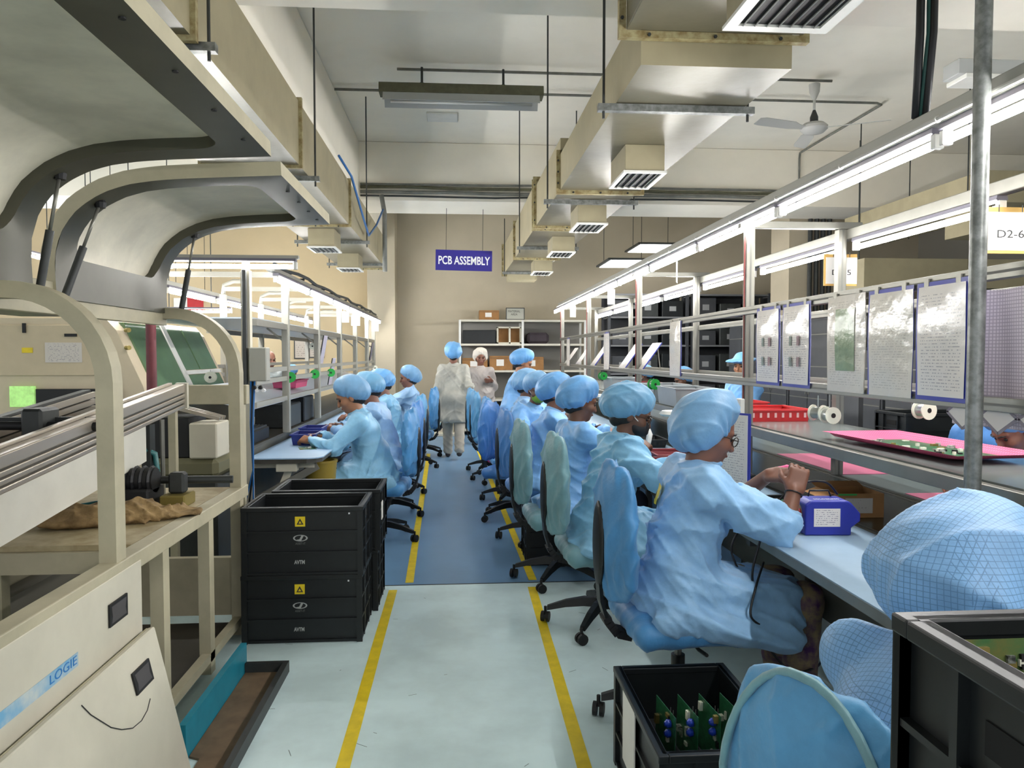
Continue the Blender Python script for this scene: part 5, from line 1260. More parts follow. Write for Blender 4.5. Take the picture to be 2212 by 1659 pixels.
for x in (4.9, 6.4): B().cyl((x, 8.8, 2.6), (x, 8.8, 4.27), 0.008, 6).build('hanger_rod', M_dark, d2, world=True)
d3 = thing('air_duct', 'cream lengthwise duct high above far right benches', 'duct', (4.6, 7.5, 2.95))
B().box(5.3, 5.95, 7.2, 9.9, 3.0, 3.32).build('duct_section', M_duct, d3, world=True, bevel=0.004)
B().box(5.45, 5.8, 7.6, 8.0, 2.74, 3.0).build('outlet_box', M_duct, d3, world=True)
for y in (7.4, 9.5): 
    for x in (5.28, 5.97): B().cyl((x, y, 2.99), (x, y, 4.27), 0.008, 6).build('hanger_rod', M_dark, d3, world=True)
for k in range(4):
    one('wall_conduit', B().cyl((5.30 + 0.10 * k, 10.90, 0.0), (5.30 + 0.10 * k, 10.90, 3.5), 0.035, 8), M_dark, f'dark vertical conduit on right pillar, {order[k]} from the left', 'conduit', 'pillar conduits', smooth='auto')
for i, (px, py) in enumerate(((1345, 570), (1405, 537))):
    p = atY(px, py, 11.6 - 1.3 * 0 if i == 0 else 12.4)
    t = thing('panel_light', ['lower glowing panel light beyond right duct', 'upper glowing panel light beyond right duct'][i], 'lamp', p)
    B().bbox(-0.33, 0.33, -0.5, 0.5, 0.0, 0.03, 0.004).build('frame', M_dark, t)
    for s in (-1, 1): B().box(-0.28, 0.28, min(0.02 * s, 0.46 * s), max(0.02 * s, 0.46 * s), -0.006, -0.0005).build('diffuser', mat('panel_glow', 'ffffff', 0.5, emit=5), t)
    for sx in (-0.3, 0.3): B().cyl((sx, 0, 0.03), (sx, 0, 4.27 - p.z), 0.005, 5).build('rod', M_dark, t)
t = thing('strip_light', 'grey box strip light at right edge below ceiling', 'lamp', (3.35, 4.75, 3.25))
B().bbox(-0.1, 1.2, -0.08, 0.08, 0.03, 0.13, 0.005).build('housing', mat('grey_enamel', 'a9acab', 0.4), t)
B().bbox(-0.06, 1.16, -0.10, 0.10, 0.0, 0.03, 0.004).build('diffuser', M_white, t)
for x in (0.1, 0.9): B().cyl((x, 0, 0.13), (x, 0, 1.02), 0.006, 6).build('rod', M_dark, t)

# dark racks at the back of the dim zone
for i in range(3):
    t = thing('storage_rack', f'dark steel storage rack against back wall, {order[i]} from the left', 'rack', (3.35 + 1.5 * i, 13.2, 0), 0, 'back wall racks')
    for sx in (-0.7, 0.7):
        for sy in (-0.28, 0.28): B().box(sx - 0.025, sx + 0.025, sy - 0.025, sy + 0.025, 0, 2.55).build('upright', cabd, t)
    for z in (0.1, 0.6, 1.1, 1.6, 2.1, 2.5): B().box(-0.7, 0.7, -0.3, 0.3, z, z + 0.03).build('shelf_board', mat('rack_grey', '6c6d6e', 0.5), t)
    B().box(-0.7, 0.7, 0.29, 0.30, 0.1, 2.55).build('back_sheet', cabd, t)
    for j, z in enumerate((0.63, 1.13, 1.63, 2.13)):
        for k in range(3):
            hgt = random.uniform(0.22, 0.36); x = -0.45 + 0.45 * k
            o = thing('storage_box', f'{["dark", "charcoal", "black"][k]} box on {order[j]} shelf up of {order[i]} back rack', 'box', (3.35 + 1.5 * i + x, 13.15, z + 0.0005), 0, 'boxes on back racks')
            B().bbox(-0.19, 0.19, -0.2, 0.2, 0, hgt, 0.008).build('box', [cabd, M_dark, M_blk][k], o)
            B().box(-0.06, 0.06, -0.203, -0.2, hgt * 0.35, hgt * 0.65).build('label', mat('spine_grey', '8e8f8e', 0.6), o)
for i, (px, py) in enumerate(((743, 662), (768, 672), (850, 715))):
    p = atX(px, py, -1.36); p.y = min(p.y, 12.3)
    t = thing('hang_tag', ['pale tag under left light row, nearest', 'pale tag under left light row, middle', 'pale tag at far end of left light row'][i], 'tag', (-1.36, p.y, 1.84), 0.4, 'tags under left light row')
    B().bbox(-0.06, 0.06, -0.002, 0.002, 0, 0.13, 0.001).build('card', M_paper, t); B().cyl((0, 0, 0.13), (0, 0, 0.235), 0.002, 5).build('string', M_white, t)
# ================================================================== swivel chairs in blue covers
def cloth(name, col, grid=False, var=0.14, rough=0.5):
    return mat(name, col, rough, var=var, vscale=7, bump=0.10, bscale=55, sheen=0.15,
               grid=dict(axes=(0, 1, 2), step=0.0105, w=0.13, col='5d88b4', cloth=1) if grid else None)
C_COVER = [cloth('cover_blue', '4588be'), cloth('cover_teal', '6f9ba4', rough=0.5), cloth('cover_deep', '447fc0'), cloth('cover_sky', '4f93c2')]
C_COAT = [cloth('coat_blue', '90bee6'), cloth('coat_aqua', '86bee0'), cloth('coat_mid', '7cb4ea'), cloth('coat_pale', '90b8de')]
C_CAP = [cloth('cap_blue', '74a4cc'), cloth('cap_aqua', '6aa0c4'), cloth('cap_mid', '64a0d6')]
C_GRID = cloth('coat_grid', '7fb0de', True)
C_WHITE = cloth('coat_white', 'aeada2')
C_WHITE2 = cloth('coat_grey_white', 'a7a09b')

def make_chair():
    t = thing('swivel_chair', 'x', 'chair', (0, 0, 0), 0, 'covered swivel chairs')
    for k in range(5):
        a = 2 * PI * k / 5 + 0.35; c, s_ = math.cos(a), math.sin(a)
        pts = [(0.02 * c, 0.02 * s_, 0.125), (0.10 * c, 0.10 * s_, 0.125), (0.20 * c, 0.20 * s_, 0.108), (0.30 * c, 0.30 * s_, 0.078)]
        lg = B(); sd = Vector((-s_, c, 0)); ws = (0.05, 0.046, 0.04, 0.03); hs = (0.045, 0.045, 0.036, 0.024)
        vs = [];
        for p, w, h in zip(pts, ws, hs):
            p = Vector(p); vs += [p + sd * (e * w / 2) + Vector((0, 0, g * h / 2)) for e, g in ((-1, -1), (1, -1), (0.7, 1), (-0.7, 1))]
        lg.add(vs, [(i * 4 + q, i * 4 + (q + 1) % 4, i * 4 + 4 + (q + 1) % 4, i * 4 + 4 + q) for i in range(3) for q in range(4)] + [(3, 2, 1, 0), (12, 13, 14, 15)])
        L = lg.build('leg', M_blk, t)
        w = B(); e = Vector((0.31 * c, 0.31 * s_, 0.029)); u = Vector((math.cos(a + 1.0 + k), math.sin(a + 1.0 + k), 0))
        for q in (-1, 1): w.cyl(e + u * (0.006 * q), e + u * (0.022 * q), 0.028, 14)
        w.cyl(e + Vector((0, 0, 0.01)), e + Vector((0, 0, 0.055)), 0.008, 8); w.build('caster', M_rubber, L)
    B().lathe([(0.042, 0.095), (0.045, 0.15), (0.03, 0.16)], n=16).build('hub', M_blk, t, smooth='auto')
    g = B().cyl((0, 0, 0.15), (0, 0, 0.27), 0.027, 14).build('gas_column', M_blk, t, smooth='auto')
    B().cyl((0, 0, 0.27), (0, 0, 0.375), 0.014, 12).build('piston', M_steel, g, smooth='auto')
    B().bbox(-0.12, 0.10, -0.07, 0.07, 0.355, 0.385, 0.006).build('mechanism', M_blk, t)
    B().tube([(0.02, -0.06, 0.36), (0.02, -0.16, 0.35), (0.02, -0.24, 0.36)], 0.007, 6).build('lever', M_blk, t)
    s = SDF((-0.29, -0.29, 0.32), (0.29, 0.29, 0.53), 0.012)
    s.rbox((0, 0, 0.42), (0.235, 0.235, 0.05), 0.048, k=0.01).ell((0.0, 0, 0.445), (0.2, 0.2, 0.045), k=0.04).warp(fold(5, 0.006, 30, (0.3, 1, 0.3)))
    s.build('seat', C_COVER[0], t)
    bar = [(-0.06, 0.36), (-0.2, 0.36), (-0.255, 0.375), (-0.29, 0.42), (-0.315, 0.50), (-0.325, 0.62), (-0.325, 0.78)]
    bb = B().strip([(x, 0, z) for x, z in bar], 0.06, 0.014).build('back_bar', M_blk, t)
    for k in range(9):
        q = 0.4 + k * 0.34; i = min(int(q), 4); f = q - i
        x, z = bar[i + 1][0] * f + bar[i][0] * (1 - f), bar[i + 1][1] * f + bar[i][1] * (1 - f)
        d = Vector((bar[i + 1][0] - bar[i][0], 0, bar[i + 1][1] - bar[i][1])).normalized()
        B().bar(Vector((x, 0, z)) - d * 0.009, Vector((x, 0, z)) + d * 0.009, 0.075, 0.032, (0, 1, 0) if False else (0.1, 0, 1)).build('sleeve_ring', M_rubber, bb)
    s = SDF((-0.36, -0.25, 0.46), (-0.16, 0.25, 1.09), 0.011)
    for z, hw, hh in ((0.64, 0.185, 0.15), (0.78, 0.20, 0.16), (0.90, 0.17, 0.15)):
        for y, q in ((-0.5, 0.8), (0, 1.0), (0.5, 0.8)): s.ell((-0.285 + 0.045 * abs(y) ** 1.5 * 2 + 0.35 * (z - 0.76) ** 2, y * hw, z), (0.036, hw * 0.62, hh * q), k=0.05)
    s.warp(fold(9, 0.010, 34, (0.1, 0.5, 1)))
    s.build('backrest', C_COVER[0], t)
    s = SDF((-0.37, -0.2, 0.5), (-0.25, 0.2, 0.98), 0.012)
    s.ell((-0.322, 0, 0.72), (0.016, 0.075, 0.17), k=0.01); s.build('back_shell', M_blk, t)
    return t
chair0 = make_chair()
def recolor(root, names, m):
    for c in root.children:
        if c.name.split('.')[0] in names and c.material_slots:
            c.material_slots[0].link = 'OBJECT'; c.material_slots[0].material = m
used = []
def chair(x, y, rz, label, m):
    if not used: o = chair0; o.location = (x, y, 0.0036 if y < 4.3 else 0.0005); o.rotation_euler = (0, 0, rz); o['label'] = label; used.append(1)
    else: o = dup(chair0, (x, y, 0.0036 if y < 4.3 else 0.0005), rz, label=label)
    recolor(o, ('seat', 'backrest'), m); return o

# ================================================================== people
SK = [mat('skin_brown', '7b5140', 0.5, var=0.06), mat('skin_deep', '60402f', 0.5, var=0.06), mat('skin_tan', '9a6a4c', 0.5, var=0.06)]
M_hair = mat('hair_black', '17130f', 0.5, bump=0.3, bscale=120)
M_eye = mat('eye_dark', '1c1410', 0.2); M_lip = mat('lip', '7d3f3a', 0.5)
M_shoe = mat('shoe_dark', '3a302c', 0.6); M_cot = mat('finger_cot_pink', 'e8639a', 0.5)
def V3(*a): return np.array(a, float)
def unit(v): return v / max(np.linalg.norm(v), 1e-9)
def roty(v, a): return V3(v[0] * math.cos(a) + v[2] * math.sin(a), v[1], -v[0] * math.sin(a) + v[2] * math.cos(a))
def elbow(S, W, a, b_, pole):
    d = W - S; L = np.linalg.norm(d)
    if L > (a + b_) * 0.985: W = S + d / L * (a + b_) * 0.985; d = W - S; L = np.linalg.norm(d)
    u = d / L; x = (a * a - b_ * b_ + L * L) / (2 * L); h = math.sqrt(max(a * a - x * x, 0))
    p = unit(pole - u * (pole @ u)); return S + u * x + p * h, W
def hand(s, W, d, n, tdir, curl, r=0.0085, cots=None, cs=None):
    d = unit(d); n = unit(n - d * (n @ d)); t = np.cross(n, d); t = t if t @ tdir > 0 else -t
    M = np.stack([d, t, n], 1)
    s.rbox(W + d * 0.045, (0.047, 0.038, 0.014), 0.013, M, k=0.015)
    for i, (o, L) in enumerate(((0.029, 0.070), (0.010, 0.078), (-0.010, 0.072), (-0.029, 0.056))):
        p = W + d * 0.082 + t * o; a = curl[0] * (1 + 0.06 * i)
        for j, (f, add) in enumerate(((0.45, 0), (0.30, curl[1]), (0.25, curl[1] * 0.8))):
            a += add; q = p + (d * math.cos(a) + n * math.sin(a) + t * o * 1.5) * L * f
            s.cap(p, q, r * (1 - 0.06 * j), r * (0.94 - 0.06 * j), k=0.006)
            if cs is not None and i in (cots or ()) and j > 0: cs.cap(p, q, r * 1.22, r * 1.12, k=0.006)
            p = q
    p = W + d * 0.022 + t * 0.032
    for j, L in enumerate((0.038, 0.030)):
        q = p + unit(d * (0.75 + 0.2 * j) + t * (0.75 - 0.5 * j) + n * (0.35 + 0.3 * j)) * L
        s.cap(p, q, r * 1.25 - 0.001 * j, r * 1.15 - 0.001 * j, k=0.01)
        if cs is not None and 4 in (cots or ()): cs.cap(p, q, r * 1.45, r * 1.3, k=0.006)
        p = q
ADULT = dict()
def person(label, loc, rz, pose='sit', lean=0.3, side=0.0, hp=0.35, yaw=0.0, hands=None, sleeve='long', coat=None, cap=None, capstyle='bouffant', skin=None,
           h=0.009, mask=None, glasses=False, trousers=None, tall=1.0, seed=1, badge=None, hem=0.5, step=0.0, curl=(0.5, 0.55), cots=None, legs=True, hz=0.55, hair=True, collar=True, knee=0.43, capscale=1.0, droop=0.0, captilt=-0.55, capfold=0.007, elbows=None, hdir=None):
    coat = coat or C_COAT[0]; cap = cap or C_CAP[0]; skin = skin or SK[0]
    t = thing('person', label, 'person', loc, rz, 'workers')
    sit = pose == 'sit'
    H = V3(0, 0, hz if sit else 0.86 * tall)
    up = lambda a: V3(math.sin(a), 0, math.cos(a))
    C = H + 0.27 * tall * up(lean * 0.8); N = C + 0.19 * tall * up(lean * 1.15)
    N = N + V3(0, side, 0); C = C + V3(0, side * 0.5, 0)
    nd = lean * 0.6 + hp * 0.5
    HD = N + 0.145 * unit(V3(math.sin(nd), 0, math.cos(nd)))
    cy, sy_ = math.cos(yaw), math.sin(yaw)
    f = V3(math.cos(hp) * cy, math.cos(hp) * sy_, -math.sin(hp)); l = V3(-sy_, cy, 0); u = np.cross(f, l)
    HM = np.stack([f, l, u], 1); hpnt = lambda a, b_, c: HD + f * a + l * b_ + u * c
    sp = unit(N - C); SHo = N - sp * 0.05
    arms = []
    for sd, key in ((1, 0), (-1, 1)):
        S = SHo + V3(0, sd * (0.165 if sit else 0.15), 0 if sit else -0.02)
        if hands and hands[key] is not None: W = V3(*hands[key])
        else: W = S + V3(0.06, sd * 0.05, -0.50 * tall)
        E_, W = elbow(S, W, 0.275 * tall, 0.235 * tall, V3(-0.45, sd * 0.75, -0.6) if sit else V3(-0.7, sd * 0.25, -0.5))
        if elbows: E_, W = V3(*elbows[key]), V3(*hands[key])
        arms.append((S, E_, W, sd))
    hips = [H + V3(0, sd * 0.085, -0.01) for sd in (1, -1)]
    if sit: knees = [V3(knee, sd * 0.11, 0.50) for sd in (1, -1)]; ank = [V3(knee - 0.02 + 0.05 * (sd > 0), sd * 0.12, 0.09) for sd in (1, -1)]
    else:
        st_ = [step, -step]
        knees = [V3(st_[i] * 0.55 + 0.02, sd * 0.085, 0.47 * tall) for i, sd in enumerate((1, -1))]
        ank = [V3(st_[i] - (0.03 if st_[i] < 0 else 0), sd * 0.08, 0.085 + (0.05 if st_[i] < 0 else 0)) for i, sd in enumerate((1, -1))]
    ends = [N, HD] + [a[2] for a in arms] + knees + ank + [H]
    lo = np.min(ends, 0) - V3(0.27, 0.24, 0.0); hi = np.max(ends, 0) + V3(0.28, 0.24, 0.22); lo[2] = -0.01
    # ---- body: one skin surface
    s = SDF(lo, hi, h)
    s.cap(H, C, 0.10, 0.10, k=0.03).cap(C, N - sp * 0.05, 0.10, 0.06, k=0.03).cap(arms[0][0], arms[1][0], 0.04, k=0.04)
    s.cap(N - sp * 0.04, HD - u * 0.05 - f * 0.015, 0.056, 0.050, k=0.02)
    for i in range(2):
        S, E_, W, sd = arms[i]; s.cap(S, E_, 0.045, 0.038, k=0.03).cap(E_, W, 0.039, 0.026, k=0.02)
        if legs: s.cap(hips[i], knees[i], 0.075, 0.052, k=0.03).cap(knees[i], ank[i], 0.052, 0.036, k=0.02)
        if legs: s.cap(ank[i], ank[i] + V3(0.13, 0, -0.055), 0.035, 0.028, k=0.02)
    s.ell(hpnt(-0.005, 0, 0.025), (0.094, 0.074, 0.098), HM, k=0.02).ell(hpnt(0.035, 0, -0.055), (0.055, 0.054, 0.052), HM, k=0.03).ell(hpnt(0.066, 0, -0.092), (0.020, 0.022, 0.018), HM, k=0.02)
    s.cap(hpnt(0.088, 0, 0.012), hpnt(0.106, 0, -0.030), 0.007, 0.013, k=0.012)
    for sd in (1, -1):
        s.ell(hpnt(0.050, sd * 0.042, -0.025), (0.035, 0.026, 0.026), HM, k=0.02)
        s.ell(hpnt(-0.008, sd * 0.077, -0.012), (0.020, 0.010, 0.031), HM, k=0.006)
        s.cap(hpnt(0.084, sd * 0.014, 0.026), hpnt(0.070, sd * 0.048, 0.026), 0.009, 0.008, k=0.012)
        s.ell(hpnt(0.092, sd * 0.032, 0.004), (0.014, 0.016, 0.010), HM, k=0.008, op='cut')
    s.ell(hpnt(0.084, 0, -0.060), (0.012, 0.022, 0.010), HM, k=0.010)
    cs = SDF(lo, hi, h) if cots else None
    for i in range(2):
        S, E_, W, sd = arms[i]
        d = unit(W - E_) * 0.75 + V3(0.35, -sd * 0.35, -0.05 if sit else -0.5); n = V3(-0.1, -sd * 0.6, -0.75) if sit else V3(0.0, -sd, 0.1)
        if hdir: d = V3(*hdir[i][0]); n = V3(*hdir[i][1])
        hand(s, W, d, n, V3(0.2, -sd * 0.8, 0.5) if sit else V3(1, 0, 0), curl, max(0.0085, h * 1.05), cots.get(i) if cots else None, cs)
    body = s.build('body', skin, t)
    if cs is not None: cs.build('finger_cots', M_cot, t)
    # ---- coat
    s = SDF(lo, hi, max(h, 0.008) if h < 0.008 else h)
    B1 = H * 0.5 + C * 0.5; cuts = []
    tilt = np.array(Matrix.Rotation(lean * 0.8, 3, 'Y'))
    s.ell(H + V3(-0.02, 0, 0.0), (0.155, 0.185, 0.125), k=0.05).ell(B1 + V3(-0.01, 0, 0), (0.135, 0.168, 0.18), tilt, k=0.05).ell(C + sp * 0.03, (0.130, 0.172, 0.155), tilt, k=0.05)
    s.cap(arms[0][0] * 0.95 + SHo * 0.05, arms[1][0] * 0.95 + SHo * 0.05, 0.066, k=0.06)
    s.cap(N - sp * 0.06, N - sp * 0.012, 0.085, 0.070, k=0.03)
    for i in range(2):
        S, E_, W, sd = arms[i]
        s.cap(S, E_, 0.072, 0.062, k=0.045)
        if sleeve == 'long':
            We = E_ + (W - E_) * 0.93; s.cap(E_, We, 0.060, 0.046, k=0.03); cuts.append((We, We + unit(W - E_) * 0.06, 0.042, 0.042))
        else:
            q = E_ + unit(W - E_) * 0.0; dd = unit(E_ - S); s.cap(S + (E_ - S) * 0.5, E_ - dd * 0.01, 0.074, 0.078, k=0.03); cuts.append((E_ + dd * 0.085, E_ + dd * 0.16, 0.085, 0.11))
        if sit: s.cap(hips[i], knees[i] - V3(0.09 * (1 - hem) * 2, 0, 0), 0.105, 0.092, k=0.06)
        else: s.cap(hips[i], hips[i] + (knees[i] - hips[i]) * (0.35 + 0.75 * hem), 0.115, 0.125, k=0.12)
    if sit:
        s.cap(H + V3(0.05, 0, -0.02), (np.array(knees[0]) + knees[1]) / 2 - V3(0.06, 0, 0.0), 0.10, 0.075, k=0.07)
        s.ell(H + V3(-0.06, 0, -0.07), (0.13, 0.21, 0.06), k=0.05)
        for sd in (1, -1): s.cap(H + V3(-0.12, sd * 0.20, -0.08), V3(0.33, sd * 0.20, 0.44), 0.055, 0.05, k=0.06).cap(V3(0.05, sd * 0.235, 0.43), V3(0.36, sd * 0.21, 0.38), 0.03, 0.035, k=0.05)
        s.cap(V3(knee - 0.06, 0.12, 0.44), V3(knee - 0.06, -0.12, 0.44), 0.055, k=0.06)
    else:
        zb = knees[0][2] + 0.10 * (1 - hem)
        s.cap(H + V3(0, 0, -0.02), V3(0.0, 0, zb + 0.08), 0.15, 0.165, k=0.06).rbox((0, 0, zb - 0.10), (0.4, 0.4, 0.10), 0.005, k=0.01, op='cut')
    s.warp(fold(seed, 0.017 if sit else 0.011, 15, (0.45, 0.2, 1) if sit else (0.8, 0.9, 0.15))).warp(fold(seed + 50, 0.007, 33, (0.6, 0.3, 1)))
    for a_, b_, r1, r2 in cuts: s.cap(a_, b_, r1, r2, k=0.004, op='cut')
    ct = s.build('coat', coat, t)
    if collar:
        b = B(); N2 = 20; pts = []
        for k in range(N2 + 1):
            a = PI * 0.16 + (2 * PI - PI * 0.32) * k / N2; p = N - sp * 0.022 + V3(math.cos(a) * 0.074, math.sin(a) * 0.074, 0); pts.append(Vector(p))
        b.tube(pts, 0.013, 6); b.build('collar', coat, t, smooth=True)
    # ---- trousers, shoes
    if legs:
        s = SDF((min(0, lo[0]), lo[1], 0.03), (hi[0], hi[1], H[2] + 0.05), max(h, 0.010))
        for i in range(2): s.cap(hips[i], knees[i], 0.088, 0.074, k=0.03).cap(knees[i], ank[i] + V3(0, 0, 0.015), 0.074, 0.066, k=0.03)
        s.warp(fold(seed + 9, 0.007, 26, (0, 0.2, 1))); s.build('trousers', trousers or mat('trousers_dark', '2c2a35', 0.8, var=0.2), t)
        for i in range(2):
            s = SDF(ank[i] - V3(0.09, 0.07, 0.10), ank[i] + V3(0.22, 0.07, 0.05), 0.009)
            a = ank[i]; tz = -0.045
            s.cap(a + V3(-0.02, 0, tz), a + V3(0.13, 0, tz - 0.006), 0.038, 0.036, k=0.02).rbox(a + V3(0.06, 0, -0.13), (0.2, 0.1, 0.048), 0.004, k=0.004, op='cut'); s.build('shoe', M_shoe, t)
    # ---- hair, cap
    hh = max(h, 0.006)
    if hair:
        s = SDF(HD - 0.17, HD + 0.17, hh); s.ell(hpnt(-0.030, 0, 0.012), (0.080, 0.081, 0.095), HM, k=0.02).ell(hpnt(-0.065, 0, -0.045), (0.045, 0.055, 0.05), HM, k=0.02)
        s.build('hair', M_hair, t)
    if capstyle == 'bouffant':
        s = SDF(HD - 0.30, HD + 0.30, hh)
        a = captilt; fu = f * math.cos(a) + u * math.sin(a) * -1; uu = u * math.cos(a) + f * math.sin(a)
        CM = np.stack([fu, l, uu], 1); cc = hpnt(-0.040, 0, 0.066)
        q = capscale
        s.ell(cc, (0.136 * q, 0.118 * q, 0.100 * q), CM, k=0.02).ell(cc - fu * 0.06 * q - uu * (0.025 + droop), (0.10 * q, 0.112 * q, 0.085 * q), CM, k=0.05)
        def pleat(x, y, z):
            p = np.stack([x - cc[0], y - cc[1], z - cc[2]], -1); a1, b1, c1 = p @ fu, p @ l, p @ uu
            th = np.arctan2(b1, a1); w = np.clip((0.02 - c1) / 0.07, 0, 1)
            return 0.0042 * w * np.sin(13 * th + 3 * np.sin(2 * th + 1) + 2 * np.sin(5 * th))
        s.warp(pleat).warp(fold(seed + 3, capfold, 26 if capfold < 0.01 else 11, unit(l + uu)))
        s.cap(cc - uu * (0.195 + droop) - fu * 0.06, cc - uu * 0.19 + fu * 0.10, 0.118, 0.118, k=0.02, op='cut')
        s.build('cap', cap, t)
    elif capstyle == 'bucket':
        s = SDF(HD - 0.24, HD + 0.24, hh); cc = hpnt(-0.01, 0, 0.07)
        s.ell(cc, (0.108, 0.092, 0.085), HM, k=0.02).rbox(cc - u * 0.005, (0.16, 0.14, 0.010), 0.009, HM, k=0.03)
        for e in (1, -1): s.rbox(cc - u * 0.01 + f * 0.14 * e + l * 0.14, (0.02, 0.05, 0.05), 0.01, HM, k=0.02, op='cut')
        for e in (1, -1): s.rbox(cc - u * 0.01 + f * 0.14 * e - l * 0.14, (0.02, 0.05, 0.05), 0.01, HM, k=0.02, op='cut')
        s.warp(fold(seed + 3, 0.004, 30, u)); s.build('cap', cap, t)
    # ---- face
    MW = Matrix(((f[0], l[0], u[0], HD[0]), (f[1], l[1], u[1], HD[1]), (f[2], l[2], u[2], HD[2]), (0, 0, 0, 1)))
    for sd in (1, -1):
        B().lathe([(0.001, -0.010), (0.008, -0.006), (0.010, 0), (0.008, 0.006), (0.001, 0.010)], (0.077, sd * 0.032, 0.004), 10, 'x').xf(MW).build('eye', M_eye, t, smooth=True)
        B().tube([(0.096, sd * 0.016, 0.026), (0.092, sd * 0.034, 0.031), (0.078, sd * 0.052, 0.025)], 0.0035, 5).xf(MW).build('eyebrow', M_hair, t)
    if mask:
        s = SDF(HD - 0.16, HD + 0.16, hh); s.ell(hpnt(0.048, 0, -0.050), (0.068, 0.064, 0.054), HM, k=0.02).warp(fold(seed, 0.003, 50, u)); s.build('face_mask', mask, t)
        for sd in (1, -1): B().tube([(0.06, sd * 0.058, -0.03), (0.0, sd * 0.080, 0.0), (-0.03, sd * 0.082, 0.01)], 0.0025, 5).xf(MW).build('mask_loop', M_paper, t)
    else: B().lathe([(0.001, -0.024), (0.006, -0.012), (0.0075, 0), (0.006, 0.012), (0.001, 0.024)], (0.092, 0, -0.061), 8, 'y').xf(MW).build('lips', M_lip, t, smooth=True)
    if glasses:
        g = B()
        for sd in (1, -1):
            g.tube([(0.099, sd * (0.034 + 0.024 * math.cos(a)), 0.002 + 0.019 * math.sin(a)) for a in [2 * PI * k / 14 for k in range(15)]], 0.002, 5)
            g.tube([(0.097, sd * 0.058, 0.008), (0.05, sd * 0.078, 0.008), (-0.02, sd * 0.086, 0.004)], 0.0022, 5)
        g.tube([(0.099, 0.010, 0.004), (0.107, 0, 0.008), (0.099, -0.010, 0.004)], 0.002, 5)
        g.xf(MW).build('glasses', mat('spectacle', '40362c', 0.3, metal=0.5), t)
    if elbows:
        S, E_, W, sd = arms[1]; dW = unit(W - E_); a1 = unit(np.cross(dW, V3(0, 1, 0.2))); a2 = np.cross(dW, a1); c0_ = W - dW * 0.012
        B().tube([Vector(c0_ + (a1 * math.cos(q) + a2 * math.sin(q)) * 0.031) for q in [2 * PI * k / 16 for k in range(17)]], 0.003, 5).build('bracelet', M_cable, t)
    if badge is not None:
        # yellow symbol patch on the back of the coat: a small bowed patch lying on the cloth
        by, bz, sz, shape = badge
        dg = None; co = np.empty(len(ct.data.vertices) * 3, np.float32); ct.data.vertices.foreach_get('co', co); co = co.reshape(-1, 3)
        n_ = 9; vs = []
        for i in range(n_):
            for k in range(n_):
                yy, zz = by + (i / (n_ - 1) - 0.5) * sz, bz + (k / (n_ - 1) - 0.5) * sz
                sel = co[(np.abs(co[:, 1] - yy) < 0.02) & (np.abs(co[:, 2] - zz) < 0.02) & (co[:, 0] < C[0])]
                vs.append((float(sel[:, 0].min()) - 0.005 if len(sel) else float(C[0]) - 0.15, yy, zz))
        fs = [(i * n_ + k, (i + 1) * n_ + k, (i + 1) * n_ + k + 1, i * n_ + k + 1) for i in range(n_ - 1) for k in range(n_ - 1)
              if shape == 'square' or ((i + 0.5) / (n_ - 1) - 0.5) ** 2 + ((k + 0.5) / (n_ - 1) - 0.5) ** 2 < 0.25]
        pt = B().add(vs, fs).build('yellow_patch', M_tape, t, smooth=True)
        mid = Vector(vs[(n_ // 2) * n_ + n_ // 2]); q = sz * 0.22
        X_ = lambda yy, zz: (min(vs, key=lambda v: (v[1] - yy) ** 2 + (v[2] - zz) ** 2)[0] - 0.004, yy, zz)
        B().add([X_(mid.y - q, mid.z - q), X_(mid.y + q, mid.z - q), X_(mid.y, mid.z + q), X_(mid.y - q * 0.45, mid.z - q * 0.6), X_(mid.y + q * 0.45, mid.z - q * 0.6), X_(mid.y, mid.z + q * 0.2)], [(0, 1, 4, 3), (1, 2, 5, 4), (2, 0, 3, 5)]).build('patch_symbol', M_ink_k, pt)
    return t
M_mblack = mat('mask_black', '17181c', 0.7); M_mgreen = mat('mask_green', '6f9a2e', 0.7)
M_floral = mat('trousers_floral', '8a7a5c', 0.85, col2='4a2a58', vscale=16)

# ---- right hand row, from the camera outwards
person('person bent low in grid patterned blue cap and coat, nearest at right edge', (0.72, 1.24, 0), 0.45, lean=0.56, hp=0.55, hands=((0.52, 0.12, 0.80), (0.50, -0.12, 0.80)), coat=C_GRID, cap=C_GRID, h=0.008, seed=21, hz=0.46, capfold=0.016, knee=0.40, capscale=1.2, droop=0.03)
chair(0.86, 2.82, 0.06, 'swivel chair with gathered bright blue cover under first right worker', C_COVER[0])
person('seated person in short sleeved blue coat and glasses holding parts in raised hands', (0.86, 2.82, 0), 0.06, lean=0.18, hp=0.34, yaw=-0.05, droop=0.02, captilt=-0.75, elbows=((0.30, 0.24, 0.80), (0.33, -0.20, 0.80)), hdir=(((0.25, -0.75, 0.1), (0.5, 0, -0.6)), ((0.35, 0.25, 0.75), (0.3, 0.8, -0.3))),
       hands=((0.40, 0.06, 0.965), (0.40, -0.14, 0.935)), sleeve='short', coat=C_COAT[0], cap=C_CAP[0], skin=SK[0], h=0.006, glasses=True, trousers=M_floral, seed=31, badge=(0.05, 0.90, 0.075, 'square'), cots={0: (0, 1, 4)}, curl=(0.75, 0.7), knee=0.46)
chair(0.77, 3.88, 0.05, 'swivel chair with faded teal cover under second right worker', C_COVER[1])
person('seated person in aqua coat with black face mask, second from near on right', (0.77, 3.88, 0), 0.08, lean=0.25, hp=0.38, yaw=-0.25, hands=((0.46, 0.14, 0.84), (0.46, -0.14, 0.84)), coat=C_COAT[1], cap=C_CAP[1], skin=SK[1], h=0.007, mask=M_mblack, glasses=True, seed=41, captilt=-0.35)
